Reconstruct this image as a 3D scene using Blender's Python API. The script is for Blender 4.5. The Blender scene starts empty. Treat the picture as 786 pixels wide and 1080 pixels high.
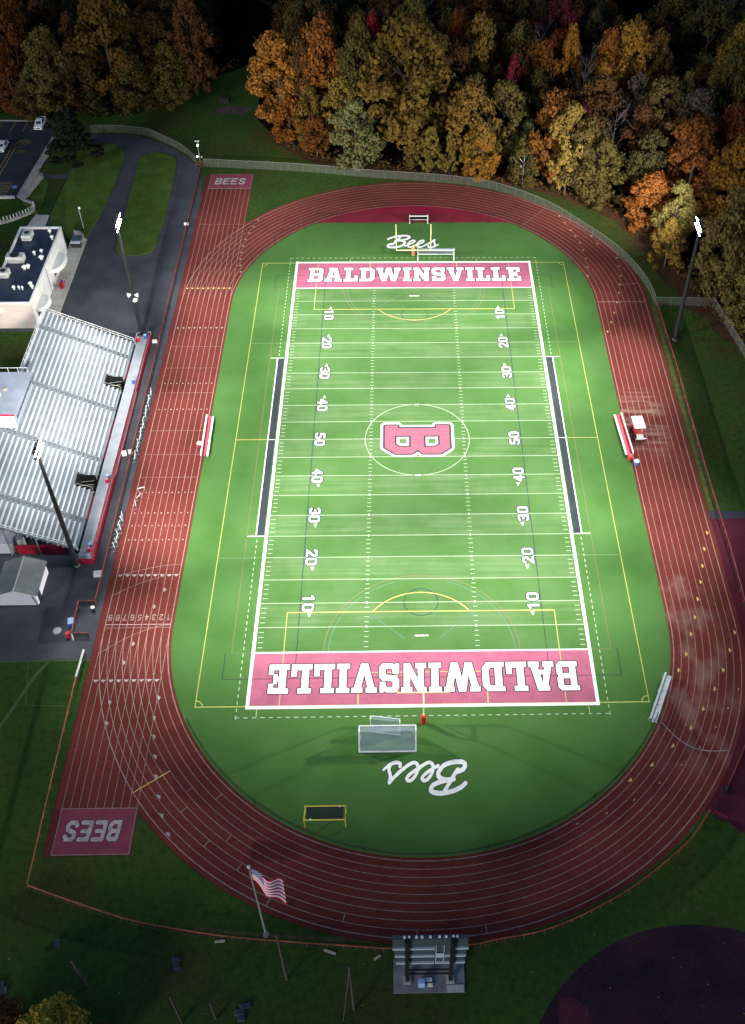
import bpy, math, random
import numpy as np
from mathutils import Vector, Matrix
random.seed(7); rng = np.random.default_rng(7)
PI = math.pi
S = bpy.context.scene
COL = S.collection

# ------------------------------------------------------------------ camera
# light set-up: every pole carries a bank of aimed beams
SKY, SUN, EXPO, FLOOD = .105, 1.6, 0.0, 57000.0
BEAMS = [
 ((-52.4, 30.1, 25.3), [((-30, 58), 1.2, 80), ((-15, 45), 2.893, 50), ((0, 15), 7.931, 50), ((-30, 15), 0.509, 80), ((-30, 30), 1.475, 80), ((-33, 0), 3.3, 50), ((-58, 15), 0.774, 50), ((0, 110), 3.6, 50), ((0, 45), 3.489, 50), ((-70, 0), 0.566, 80), ((-70, 30), 0.953, 80), ((-44, 45), 0.806, 50), ((-30, 110), 3.055, 50)]),
 ((-52.9, -28.6, 25.3), [((-32, -15), 3.4, 80), ((0, -15), 4.972, 50), ((30, -45), 5.716, 50), ((0, -45), 2.356, 50), ((-70, 0), .8, 80), ((-15, -45), 2.829, 50), ((-30, -45), 1.803, 50), ((-70, -15), .6, 80), ((-70, 15), 0.703, 50), ((15, 15), 7.372, 50), ((-44, -45), 1.018, 50), ((-58, 60), 4.688, 80)]),
 ((50.1, 28.0, 25.3), [((28, 14), 2.2, 90), ((15, 45), 3.452, 50), ((-30, 45), 6.421, 50), ((0, 45), 3.556, 50), ((15, 15), 4.035, 50), ((-44, 15), 0.352, 50), ((0, 15), 1.004, 50), ((-15, 0), 0.262, 50), ((0, 110), 6.6, 50), ((15, 0), 1.976, 50), ((30, 45), 1.315, 50), ((42, 110), 6.5, 50), ((30, 0), 0.721, 50)]),
 ((55.8, -28.0, 25.3), [((28, -18), 1.6, 90), ((-15, -45), 4.783, 50), ((15, -45), 2.946, 50), ((0, -15), 3.967, 50), ((15, -15), 2.324, 50), ((0, 0), 1.007, 50), ((15, -15), 0.482, 80), ((-44, -45), 4.17, 50), ((30, -45), 0.847, 50), ((0, -45), 1.577, 50), ((60, -30), 0.214, 80), ((30, -15), 0.63, 50)]),
]
CAM = np.array([-2.49, -136.2, 125.61]); ROT = [math.radians(a) for a in (43.33, -0.54, -1.17)]
FPX, PPX, PPY = 1106.97, 449.11, 540.0           # in a 786 x 1080 picture
def rotm(rx, ry, rz):
    cx, sx, cy, sy, cz, sz = math.cos(rx), math.sin(rx), math.cos(ry), math.sin(ry), math.cos(rz), math.sin(rz)
    return (np.array([[cz, -sz, 0], [sz, cz, 0], [0, 0, 1]]) @ np.array([[cy, 0, sy], [0, 1, 0], [-sy, 0, cy]])
            @ np.array([[1, 0, 0], [0, cx, -sx], [0, sx, cx]]))
RM = rotm(*ROT)
def at(px, py, z=0.0):
    d = RM @ np.array([(px - PPX) / FPX, -(py - PPY) / FPX, -1.0])
    t = (z - CAM[2]) / d[2]
    p = CAM + t * d
    return (float(p[0]), float(p[1]))
def proj(x, y, z=0.0):
    d = (np.array([x, y, z]) - CAM) @ RM
    return (PPX + FPX * d[0] / -d[2], PPY - FPX * d[1] / -d[2], -d[2])
cam = bpy.data.cameras.new('camera'); camo = bpy.data.objects.new('camera', cam); COL.objects.link(camo)
camo.location = CAM.tolist(); camo.rotation_euler = ROT
cam.sensor_fit = 'VERTICAL'; cam.sensor_height = 24.0; cam.sensor_width = 24.0; cam.lens = FPX / 1080 * 24
cam.shift_x = (393 - PPX) / 1080; cam.clip_start = 1; cam.clip_end = 3000
S.camera = camo
S.render.resolution_x = 745; S.render.resolution_y = 1024

# ------------------------------------------------------------------ materials
def mat(name, col, rough=0.7, var=0.0, scale=1.0, col2=None, metal=0.0, emit=None, estr=0.0, alpha=None, detail=4.0,
        fine=0.0, fscale=20.0, rand=0.0, spec=0.3, trans=0.0, wave=None):
    m = bpy.data.materials.new(name); m.use_nodes = True
    nt = m.node_tree; N = nt.nodes; L = nt.links
    b = N['Principled BSDF']; b.inputs['Roughness'].default_value = rough; b.inputs['Metallic'].default_value = metal
    b.inputs['Specular IOR Level'].default_value = spec
    c4 = tuple(col) + (1,)
    b.inputs['Base Color'].default_value = c4
    geo = N.new('ShaderNodeNewGeometry')
    cur = None
    def mix(a, bcol, fac, mode='MIX'):
        mx = N.new('ShaderNodeMix'); mx.data_type = 'RGBA'; mx.blend_type = mode
        if isinstance(a, tuple): mx.inputs[6].default_value = a
        else: L.new(a, mx.inputs[6])
        if isinstance(bcol, tuple): mx.inputs[7].default_value = bcol
        else: L.new(bcol, mx.inputs[7])
        if isinstance(fac, float): mx.inputs[0].default_value = fac
        else: L.new(fac, mx.inputs[0])
        return mx.outputs[2]
    def noise(sc, det, lo, hi):
        n = N.new('ShaderNodeTexNoise'); n.inputs['Scale'].default_value = sc; n.inputs['Detail'].default_value = det
        L.new(geo.outputs['Position'], n.inputs['Vector'])
        r = N.new('ShaderNodeMapRange'); r.inputs[1].default_value = lo; r.inputs[2].default_value = hi
        L.new(n.outputs['Fac'], r.inputs[0]); return r.outputs[0]
    if var or col2:
        c2 = tuple(col2) + (1,) if col2 else tuple(x * (1 - var) for x in col) + (1,)
        c1 = c4 if col2 else tuple(min(1, x * (1 + var)) for x in col) + (1,)
        cur = mix(c1, c2, noise(scale, detail, 0.35, 0.65))
    if fine:
        cur = mix(cur or c4, mix(cur or c4, (0, 0, 0, 1), float(fine)), noise(fscale, 3, 0.42, 0.62))
    if rand:
        oi = N.new('ShaderNodeObjectInfo'); hs = N.new('ShaderNodeHueSaturation')
        r = N.new('ShaderNodeMapRange'); r.inputs[3].default_value = 1 - rand; r.inputs[4].default_value = 1 + rand
        L.new(oi.outputs['Random'], r.inputs[0]); L.new(r.outputs[0], hs.inputs['Value'])
        r2 = N.new('ShaderNodeMapRange'); r2.inputs[3].default_value = .485; r2.inputs[4].default_value = .515
        mm = N.new('ShaderNodeMath'); mm.operation = 'FRACT'; m3 = N.new('ShaderNodeMath'); m3.operation = 'MULTIPLY'; m3.inputs[1].default_value = 7.3
        L.new(oi.outputs['Random'], m3.inputs[0]); L.new(m3.outputs[0], mm.inputs[0]); L.new(mm.outputs[0], r2.inputs[0]); L.new(r2.outputs[0], hs.inputs['Hue'])
        if cur: L.new(cur, hs.inputs['Color'])
        else: hs.inputs['Color'].default_value = c4
        cur = hs.outputs['Color']
    if cur: L.new(cur, b.inputs['Base Color'])
    if emit:
        b.inputs['Emission Color'].default_value = tuple(emit) + (1,); b.inputs['Emission Strength'].default_value = estr
    out = N['Material Output']
    if trans:
        tr = N.new('ShaderNodeBsdfTranslucent'); ms = N.new('ShaderNodeMixShader'); ms.inputs[0].default_value = trans
        if cur: L.new(cur, tr.inputs['Color'])
        else: tr.inputs['Color'].default_value = c4
        L.new(b.outputs[0], ms.inputs[1]); L.new(tr.outputs[0], ms.inputs[2]); L.new(ms.outputs[0], out.inputs['Surface'])
    if alpha is not None:
        tp = N.new('ShaderNodeBsdfTransparent'); ms = N.new('ShaderNodeMixShader'); ms.inputs[0].default_value = alpha
        L.new(tp.outputs[0], ms.inputs[1]); L.new(b.outputs[0], ms.inputs[2]); L.new(ms.outputs[0], out.inputs['Surface'])
    m['_c'] = 1
    return m
M = {}
def mk(name, *a, **k): M[name] = mat(name, *a, **k)
mk('white_paint', (.78, .78, .76), .55, fine=.12, fscale=1.5)
mk('white_metal', (.75, .76, .77), .4)
mk('pale_wall', (.72, .71, .68), .8, var=.07, scale=.6)
mk('pink_wall', (.60, .50, .46), .8, var=.07, scale=.6)
mk('roof_membrane', (.022, .035, .065), .5, var=.35, scale=.45)
mk('aluminium', (.52, .57, .61), .65, spec=.15, var=.06, scale=.35)
mk('footboard', (.20, .235, .27), .5, var=.14, scale=.5)
mk('deck_metal', (.34, .38, .42), .45, var=.12, scale=.5)
mk('red_panel', (.33, .012, .035), .5, var=.18, scale=.6)
mk('red_rail', (.26, .035, .03), .5, var=.25, scale=.4)
mk('rust_rail', (.25, .068, .03), .6, var=.3, scale=.5)
mk('black_mesh', (.012, .013, .014), .8, alpha=.62)
mk('ball_net', (.010, .012, .012), .8, alpha=.50); mk('thin_net', (.02, .02, .02), .8, alpha=.10)
mk('chain_link', (.17, .18, .15), .7, alpha=.22); mk('fence_post', (.10, .11, .095), .6)
mk('goal_net', (.42, .50, .58), .8, alpha=.42)
mk('dark_net', (.012, .016, .022), .8, alpha=.85)
mk('galvanised', (.36, .37, .36), .5, metal=.3)
mk('dark_metal', (.025, .027, .03), .5)
mk('black', (.008, .008, .009), .7)
mk('pole_steel', (.016, .017, .020), .55)
mk('lamp_glow', (1, 1, 1), .5, emit=(1, .95, .84), estr=60)
mk('small_glow', (1, 1, 1), .5, emit=(1, .86, .66), estr=9)
mk('yellow_paint', (.70, .52, .07), .5)
mk('goalpost_yellow', (.82, .78, .36), .45)
mk('pad_red', (.55, .03, .02), .5)
mk('orange_pad', (.55, .2, .08), .5)
mk('seat_red', (.40, .012, .045), .5)
mk('blue', (.04, .12, .40), .5)
mk('pale_blue', (.32, .48, .75), .4)
mk('red', (.50, .02, .04), .5)
mk('tyre', (.015, .015, .015), .85)
mk('glass', (.02, .03, .04), .12, spec=.6)
mk('car_white', (.72, .74, .75), .25, spec=.5)
mk('hvac', (.52, .53, .49), .6, var=.1, scale=1.2)
mk('pad_concrete', (.19, .19, .19), .85, var=.2, scale=.8); mk('maroon_pad', (.13, .012, .03), .6); mk('tan_grass', (.085, .075, .022), .9, var=.3, scale=.8, fine=.3, fscale=3); mk('concrete', (.30, .29, .275), .85, var=.16, scale=.5, fine=.15, fscale=3)
mk('pale_concrete', (.46, .45, .40), .85, var=.14, scale=.5, fine=.15, fscale=3)
mk('asphalt', (.058, .064, .076), .85, var=.22, scale=.22, fine=.25, fscale=5)
mk('lot_asphalt', (.022, .026, .036), .85, var=.3, scale=.2, fine=.25, fscale=4)
mk('slate', (.03, .035, .05), .8)
mk('wood', (.075, .062, .05), .9, var=.3, scale=2)
mk('plank', (.42, .38, .28), .8)
mk('shed_roof', (.17, .19, .18), .6, var=.12, scale=.8)
mk('shed_roof_ridge', (.30, .32, .30), .6)
mk('shed_wall', (.62, .61, .66), .7)
mk('bark', (.07, .052, .038), .9, var=.3, scale=1.5)
mk('birch_bark', (.42, .40, .36), .9, var=.2, scale=1.5)
mk('bare_twig', (.115, .095, .082), .9, rand=.2)
mk('screen_back', (.05, .07, .085), .5)
mk('beam_pale', (.40, .47, .52), .5)
mk('bluegrey_tarp', (.034, .044, .062), .6, var=.3, scale=1)
mk('clay', (.030, .010, .020), .95, var=.45, scale=.2, fine=.4, fscale=3)
mk('dead_leaf', (.15, .11, .055), .9, rand=.2); mk('lawn', (.075, .125, .026), .95, spec=0, var=.18, scale=.25, fine=.25, fscale=2.5); mk('clay_red', (.065, .012, .02), .9, var=.25, scale=.4)
mk('dirt', (.060, .030, .036), .95, var=.35, scale=.35)
mk('flag_red', (.62, .015, .05), .8); mk('flag_white', (.78, .74, .76), .8); mk('flag_blue', (.015, .03, .17), .8)
LEAF = {
 'orange': (.33, .135, .022), 'gold': (.19, .115, .022), 'goldorange': (.24, .105, .018), 'yellow': (.20, .14, .028), 'yellowolive': (.13, .10, .027),
 'olive': (.095, .074, .018), 'darkolive': (.055, .047, .014), 'green': (.052, .062, .02), 'palegreen': (.15, .15, .055), 'red': (.27, .03, .016),
 'crimson': (.15, .014, .022), 'maroon': (.10, .016, .022), 'rust': (.17, .05, .012), 'redorange': (.25, .07, .014), 'brown': (.105, .05, .016),
 'greybrown': (.10, .075, .052), 'olive2': (.095, .078, .020), 'shadegold': (.13, .078, .014), 'shadeorange': (.16, .062, .012), 'conifer': (.024, .031, .014), 'brightyellow': (.36, .27, .04)}
for k, c in LEAF.items():
    mk('leaf_' + k, c, .75, col2=tuple(x * y for x, y in zip(c, (.70, .74, .8))), scale=.45, fine=.18, fscale=2.2, rand=.22, trans=.25, spec=.12)

# turf: alternating five yard mowing bands are in the fibre itself
def turf_material():
    m = mat('turf', (.095, .20, .058), .9, spec=.0); N = m.node_tree.nodes; L = m.node_tree.links
    g = N.new('ShaderNodeNewGeometry'); sp = N.new('ShaderNodeSeparateXYZ'); L.new(g.outputs['Position'], sp.inputs[0])
    def math_(op, a, b=None):
        n = N.new('ShaderNodeMath'); n.operation = op
        for i, v in enumerate((a, b)):
            if v is None: continue
            if isinstance(v, (int, float)): n.inputs[i].default_value = v
            else: L.new(v, n.inputs[i])
        return n.outputs[0]
    t = math_('FRACT', math_('DIVIDE', math_('ADD', sp.outputs[1], 45.72 + 91.44), 9.144))
    band = math_('GREATER_THAN', t, .5)
    def noise(sc, lo, hi, vec=None):
        n = N.new('ShaderNodeTexNoise'); n.inputs['Scale'].default_value = sc; n.inputs['Detail'].default_value = 5
        L.new(vec or g.outputs['Position'], n.inputs['Vector']); r = N.new('ShaderNodeMapRange')
        r.inputs[1].default_value = lo; r.inputs[2].default_value = hi; L.new(n.outputs['Fac'], r.inputs[0]); return r.outputs[0]
    def mix(a, b, f):
        x = N.new('ShaderNodeMix'); x.data_type = 'RGBA'
        for i, v in ((6, a), (7, b)):
            if isinstance(v, tuple): x.inputs[i].default_value = v
            else: L.new(v, x.inputs[i])
        L.new(f, x.inputs[0]) if not isinstance(f, float) else setattr(x.inputs[0], 'default_value', f)
        return x.outputs[2]
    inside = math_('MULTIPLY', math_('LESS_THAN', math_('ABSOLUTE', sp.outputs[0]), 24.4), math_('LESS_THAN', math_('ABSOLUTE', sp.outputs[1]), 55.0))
    c = mix((.084, .165, .060, 1), (.126, .203, .092, 1), band); c = mix((.066, .160, .040, 1), c, math_('ADD', math_('MULTIPLY', inside, .85), .08))  # centre paler and greyer: glow and haze painted into the turf colour
    mp = N.new('ShaderNodeMapping'); mp.inputs['Scale'].default_value = (.06, 1.4, 1); L.new(g.outputs['Position'], mp.inputs[0])
    c = mix(c, (.074, .160, .048, 1), noise(.9, .35, .7, mp.outputs[0]))
    c2 = mix(c, (.044, .122, .022, 1), math_('MULTIPLY', noise(.16, .42, .7), .55))
    c3 = mix(c2, (.035, .09, .02, 1), math_('MULTIPLY', noise(6, .45, .65), .22))
    L.new(c3, N['Principled BSDF'].inputs['Base Color']); return m
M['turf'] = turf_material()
def grass_material():
    m = mat('grass', (.02, .042, .012), .95, spec=.0); N = m.node_tree.nodes; L = m.node_tree.links
    g = N.new('ShaderNodeNewGeometry')
    def noise(sc, lo, hi, det=5):
        n = N.new('ShaderNodeTexNoise'); n.inputs['Scale'].default_value = sc; n.inputs['Detail'].default_value = det
        L.new(g.outputs['Position'], n.inputs['Vector']); r = N.new('ShaderNodeMapRange')
        r.inputs[1].default_value = lo; r.inputs[2].default_value = hi; L.new(n.outputs['Fac'], r.inputs[0]); return r.outputs[0]
    def mix(a, b, f):
        x = N.new('ShaderNodeMix'); x.data_type = 'RGBA'
        for i, v in ((6, a), (7, b)):
            if isinstance(v, tuple): x.inputs[i].default_value = v
            else: L.new(v, x.inputs[i])
        L.new(f, x.inputs[0]); return x.outputs[2]
    c = mix((.050, .094, .020, 1), (.032, .068, .017, 1), noise(.05, .35, .65))
    c = mix(c, (.058, .058, .020, 1), noise(.07, .5, .72))
    c = mix(c, (.020, .040, .011, 1), noise(1.1, .45, .85)); c = mix(c, (.016, .032, .009, 1), noise(4.5, .5, .8, 2))
    c = mix(c, (.055, .075, .03, 1), noise(3.5, .66, .78, 2))
    L.new(c, N['Principled BSDF'].inputs['Base Color']); return m
M['grass'] = grass_material()
def track_material(name, col, chalk=True):
    m = mat(name, col, .8, spec=.0); N = m.node_tree.nodes; L = m.node_tree.links
    g = N.new('ShaderNodeNewGeometry')
    def noise(sc, lo, hi, det=5, vec=None):
        n = N.new('ShaderNodeTexNoise'); n.inputs['Scale'].default_value = sc; n.inputs['Detail'].default_value = det
        L.new(vec or g.outputs['Position'], n.inputs['Vector']); r = N.new('ShaderNodeMapRange')
        r.inputs[1].default_value = lo; r.inputs[2].default_value = hi; L.new(n.outputs['Fac'], r.inputs[0]); return r.outputs[0]
    def mix(a, b, f):
        x = N.new('ShaderNodeMix'); x.data_type = 'RGBA'
        for i, v in ((6, a), (7, b)):
            if isinstance(v, tuple): x.inputs[i].default_value = v
            else: L.new(v, x.inputs[i])
        L.new(f, x.inputs[0]); return x.outputs[2]
    k = lambda s: tuple(v * s for v in col) + (1,)
    c = mix(k(1.12), k(.82), noise(.12, .35, .65)); c = mix(c, k(.7), noise(2.5, .5, .75))
    if chalk:                                    # chalky scuffed patches on the far straight
        sp = N.new('ShaderNodeSeparateXYZ'); L.new(g.outputs['Position'], sp.inputs[0])
        def mr(o, a, b, lo, hi):
            r = N.new('ShaderNodeMapRange'); r.interpolation_type = 'SMOOTHSTEP'
            r.inputs[1].default_value = a; r.inputs[2].default_value = b; r.inputs[3].default_value = lo; r.inputs[4].default_value = hi
            L.new(o, r.inputs[0]); return r.outputs[0]
        def mul(a, b):
            n = N.new('ShaderNodeMath'); n.operation = 'MULTIPLY'; L.new(a, n.inputs[0])
            L.new(b, n.inputs[1]) if not isinstance(b, float) else setattr(n.inputs[1], 'default_value', b); return n.outputs[0]
        mp = N.new('ShaderNodeMapping'); mp.inputs['Scale'].default_value = (.45, .28, 1); L.new(g.outputs['Position'], mp.inputs[0])
        reg = mul(mul(mr(sp.outputs[0], 29, 35, 0, 1), mr(sp.outputs[0], 42.5, 46, 1, 0)), mul(mr(sp.outputs[1], -70, -58, 0, 1), mr(sp.outputs[1], -34, -26, 1, 0)))
        c = mix(c, (.30, .20, .16, 1), mul(mul(noise(.75, .47, .70, 2.5, mp.outputs[0]), reg), .48))
        mp2 = N.new('ShaderNodeMapping'); mp2.inputs['Scale'].default_value = (.25, 1.6, 1); L.new(g.outputs['Position'], mp2.inputs[0])
        reg2 = mul(mul(mr(sp.outputs[0], 36, 38, 0, 1), mr(sp.outputs[0], 42, 46, 1, 0)), mul(mr(sp.outputs[1], -6, 0, 0, 1), mr(sp.outputs[1], 10, 14, 1, 0)))
        c = mix(c, (.30, .20, .16, 1), mul(mul(noise(.5, .46, .70, 1.5, mp2.outputs[0]), reg2), .7))
    L.new(c, N['Principled BSDF'].inputs['Base Color']); return m
M['track'] = track_material('track', (.146, .034, .028)); M['track_red'] = track_material('track_red', (.25, .022, .045), False)
M['apron'] = track_material('apron', (.085, .020, .032), False); M['runoff'] = track_material('runoff', (.12, .028, .03), False)
mk('line_white', (.42, .36, .34), .7, fine=.3, fscale=1.3); mk('line_field', (.82, .84, .80), .7, fine=.10, fscale=2); mk('line_thin', (.36, .46, .31), .7, fine=.15, fscale=2)
mk('line_track', (.33, .23, .205), .7, fine=.3, fscale=1.1); mk('line_yellow', (.44, .46, .12), .7, fine=.15, fscale=1.5); mk('line_gold', (.60, .42, .14), .7)
mk('end_zone', (.37, .098, .165), .8, var=.12, scale=.35, fine=.10, fscale=3); mk('crimson_turf', (.36, .085, .13), .8, var=.08, scale=.6)
mk('line_navy', (.018, .035, .045), .8); mk('line_blue', (.09, .18, .12), .8); mk('box_grey', (.019, .028, .034), .8, var=.15, scale=.6)
mk('line_rust', (.15, .14, .06), .8); mk('shadow_ink', (.06, .022, .04), .8); mk('pale_line', (.13, .25, .12), .8)
mk('lot_yellow', (.30, .20, .05), .8, fine=.4, fscale=1.5); mk('faded_yellow', (.10, .085, .03), .8, fine=.5, fscale=1)
mk('faint_grass_line', (.06, .095, .035), .9)

# ------------------------------------------------------------------ mesh helper
class MB:
    def __init__(s): s.v = []; s.f = []; s.m = []; s.mats = []
    def mi(s, m):
        if m not in s.mats: s.mats.append(m)
        return s.mats.index(m)
    def face(s, pts, m):
        i = len(s.v); s.v += [tuple(p) for p in pts]; s.f.append(tuple(range(i, i + len(pts)))); s.m.append(s.mi(m)); return s
    def box(s, x0, x1, y0, y1, z0, z1, m):
        return s.obox(((x0 + x1) / 2, (y0 + y1) / 2, (z0 + z1) / 2), (abs(x1 - x0), abs(y1 - y0), abs(z1 - z0)), 0, m)
    def obox(s, c, d, a, m, taper=1.0):
        ca, sa = math.cos(a), math.sin(a); i = len(s.v)
        for z in (-.5, .5):
            k = taper if z > 0 else 1
            for x, y in ((-.5, -.5), (.5, -.5), (.5, .5), (-.5, .5)):
                X, Y = x * d[0] * k, y * d[1] * k
                s.v.append((c[0] + X * ca - Y * sa, c[1] + X * sa + Y * ca, c[2] + z * d[2]))
        for q in ((3, 2, 1, 0), (4, 5, 6, 7), (0, 1, 5, 4), (1, 2, 6, 5), (2, 3, 7, 6), (3, 0, 4, 7)):
            s.f.append(tuple(i + k for k in q)); s.m.append(s.mi(m))
        return s
    def tube(s, pts, r, m, n=6, cap=True):
        pts = [Vector(p) for p in pts]; rs = r if isinstance(r, (list, tuple)) else [r] * len(pts); i0 = len(s.v)
        for k, p in enumerate(pts):
            d = (pts[min(k + 1, len(pts) - 1)] - pts[max(k - 1, 0)]).normalized()
            u = d.cross(Vector((0, 0, 1)) if abs(d.z) < .9 else Vector((1, 0, 0))).normalized(); w = d.cross(u)
            for j in range(n):
                a = 2 * PI * j / n; s.v.append(tuple(p + (u * math.cos(a) + w * math.sin(a)) * rs[k]))
        for k in range(len(pts) - 1):
            for j in range(n):
                a, b = i0 + k * n + j, i0 + k * n + (j + 1) % n
                s.f.append((a, b, b + n, a + n)); s.m.append(s.mi(m))
        if cap:
            s.f.append(tuple(i0 + j for j in range(n))); s.m.append(s.mi(m))
            e = i0 + (len(pts) - 1) * n; s.f.append(tuple(e + n - 1 - j for j in range(n))); s.m.append(s.mi(m))
        return s
    def prism(s, pts, z0, z1, m):
        n = len(pts); i = len(s.v); s.v += [(p[0], p[1], z0) for p in pts] + [(p[0], p[1], z1) for p in pts]
        s.f.append(tuple(i + n + k for k in range(n))); s.m.append(s.mi(m)); s.f.append(tuple(i + n - 1 - k for k in range(n))); s.m.append(s.mi(m))
        for k in range(n):
            a, b = i + k, i + (k + 1) % n; s.f.append((a, b, b + n, a + n)); s.m.append(s.mi(m))
        return s
    def ribbon(s, pts, w, z, m, closed=False):
        n = len(pts); L = []
        for k in range(n):
            a = pts[(k - 1) % n] if (closed or k > 0) else pts[k]; b = pts[(k + 1) % n] if (closed or k < n - 1) else pts[k]
            dx, dy = b[0] - a[0], b[1] - a[1]; l = math.hypot(dx, dy) or 1; nx, ny = -dy / l * w / 2, dx / l * w / 2
            L.append(((pts[k][0] + nx, pts[k][1] + ny, z), (pts[k][0] - nx, pts[k][1] - ny, z)))
        i = len(s.v); mi = s.mi(m)
        for a, b in L: s.v += [a, b]
        for k in range(n if closed else n - 1):
            j = (k + 1) % n; s.f.append((i + 2 * k, i + 2 * k + 1, i + 2 * j + 1, i + 2 * j)); s.m.append(mi)
        return s
    def sphere(s, c, r, m, sz=1.0, nu=8, nv=5):
        i = len(s.v); mi = s.mi(m)
        for a in range(nv + 1):
            t = PI * a / nv
            for b in range(nu):
                f = 2 * PI * b / nu
                s.v.append((c[0] + r * math.sin(t) * math.cos(f), c[1] + r * math.sin(t) * math.sin(f), c[2] + r * sz * math.cos(t)))
        for a in range(nv):
            for b in range(nu):
                s.f.append((i + a * nu + b, i + (a + 1) * nu + b, i + (a + 1) * nu + (b + 1) % nu, i + a * nu + (b + 1) % nu)); s.m.append(mi)
        return s
    def wall(s, pts, z0, z1, m):                 # thin sheet along a path
        for (a, b) in zip(pts[:-1], pts[1:]):
            s.face([(a[0], a[1], z0), (b[0], b[1], z0), (b[0], b[1], z1), (a[0], a[1], z1)], m)
        return s
    def mesh(s, name, off=(0, 0, 0)):
        me = bpy.data.meshes.new(name)
        me.from_pydata([(x - off[0], y - off[1], z - off[2]) for x, y, z in s.v], [], s.f)
        for m in s.mats: me.materials.append(M[m])
        if len(s.mats) > 1: me.polygons.foreach_set('material_index', s.m)
        me.update(); return me
def tag(o, label, cat, group=None, kind=None):
    if label: o['label'] = label
    if cat: o['category'] = cat
    if group: o['group'] = group
    if kind: o['kind'] = kind
    return o
def struct(name, mb):
    o = bpy.data.objects.new(name, mb.mesh(name)); COL.objects.link(o); o['kind'] = 'structure'; return o
def thing(name, label, cat, loc=(0, 0, 0), group=None, rz=0.0):
    o = bpy.data.objects.new(name, None); COL.objects.link(o); o.empty_display_size = .3
    o.location = loc if len(loc) == 3 else (loc[0], loc[1], 0); o.rotation_euler = (0, 0, rz); return tag(o, label, cat, group)
def part(name, mb, parent, label=None, local=False):
    root = parent
    off = Vector((0, 0, 0))
    while root is not None: off += root.location; root = root.parent
    o = bpy.data.objects.new(name, mb.mesh(name, (0, 0, 0) if local else off)); COL.objects.link(o); o.parent = parent
    if label: o['label'] = label
    return o
def solo(name, mb, label, cat, loc=(0, 0, 0), group=None, local=False):
    loc = (loc[0], loc[1], loc[2] if len(loc) > 2 else 0)
    o = bpy.data.objects.new(name, mb.mesh(name, (0, 0, 0) if local else loc)); COL.objects.link(o)
    o.location = loc; return tag(o, label, cat, group)
def dup(root, loc, rz=0.0, label=None, group=None):
    r = root.copy(); COL.objects.link(r); r.location = (loc[0], loc[1], loc[2] if len(loc) > 2 else 0); r.rotation_euler = (0, 0, rz)
    if label: r['label'] = label
    if group: r['group'] = group
    for ch in list(root.children):
        c = ch.copy(); COL.objects.link(c); c.parent = r
        for g in list(ch.children):
            d = g.copy(); COL.objects.link(d); d.parent = c
    return r
def resample(pts, step):
    out = [tuple(pts[0])]; 
    for a, b in zip(pts[:-1], pts[1:]):
        l = math.dist(a, b); n = max(1, round(l / step))
        out += [(a[0] + (b[0] - a[0]) * k / n, a[1] + (b[1] - a[1]) * k / n) for k in range(1, n + 1)]
    return out
def smooth(pts, n=8):
    out = []
    P = [pts[0]] + list(pts) + [pts[-1]]
    for k in range(1, len(P) - 2):
        p0, p1, p2, p3 = (np.array(P[k + d], float) for d in (-1, 0, 1, 2))
        for t in np.linspace(0, 1, n, endpoint=False):
            out.append(tuple(.5 * (2 * p1 + (p2 - p0) * t + (2 * p0 - 5 * p1 + 4 * p2 - p3) * t * t + (3 * p1 - p0 - 3 * p2 + p3) * t ** 3)))
    out.append(tuple(pts[-1])); return out
# ------------------------------------------------------------------ ground, track, field
CY, RG, R0, LW, RE = 40.5, 36.9, 37.35, 1.077, 47.75
def oval(r, n=48, off=0.0):
    p = [(r * math.cos(a), CY + r * math.sin(a)) for a in np.linspace(0, PI, n)]
    p += [(r * math.cos(a), -CY + r * math.sin(a)) for a in np.linspace(PI, 2 * PI, n)]
    return p
struct('ground', MB().face([(-700, -400, 0), (700, -400, 0), (700, 900, 0), (-700, 900, 0)], 'grass'))
NT = 70.7
inner = [(x, min(y, NT)) for x, y in oval(RG, 64)]
outer = oval(RE, 64)
tr = MB(); n = len(inner); i0 = 0
tr.v = [(x, y, .03) for x, y in inner] + [(x, y, .03) for x, y in outer]
mi = tr.mi('track')
for k in range(n):
    j = (k + 1) % n; tr.f.append((k, j, n + j, n + k)); tr.m.append(mi)
tr.face([(-48.05, -76.5, .022), (-37.1, -76.5, .022), (-37.1, 92.1, .022), (-48.05, 92.1, .022)], 'runoff')
tr.face([(-47.9, -70, .026), (-37.15, -70, .026), (-37.15, 85.6, .026), (-47.9, 85.6, .026)], 'track')
struct('running_track', tr)
hj = MB(); a0 = math.asin((NT - CY) / (R0 - .12)); pts = [((R0 - .12) * math.cos(a), CY + (R0 - .12) * math.sin(a), .034) for a in np.linspace(a0, PI - a0, 40)]
hj.face(pts, 'track_red'); struct('high_jump_area', hj)
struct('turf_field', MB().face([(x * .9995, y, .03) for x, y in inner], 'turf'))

ap = MB()
ap.face([(44, -19.8, .008), (90, -19.8, .008), (90, -75.2, .008), (41, -75.2, .008), (38.9, -73), (36.9, -71.9), (25, -60)] if False else
        [(44, -19.8, .008), (90, -19.8, .008), (90, -75.2, .008), (41, -75.2, .008), (38.9, -73, .008), (36.9, -71.9, .008), (30, -64, .008)], 'apron')
ap.face([(46, -19.79, .012), (46, -18.1, .012), (90, -18.1, .012), (90, -19.79, .012)], 'slate')
struct('infield_apron', ap)
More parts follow.
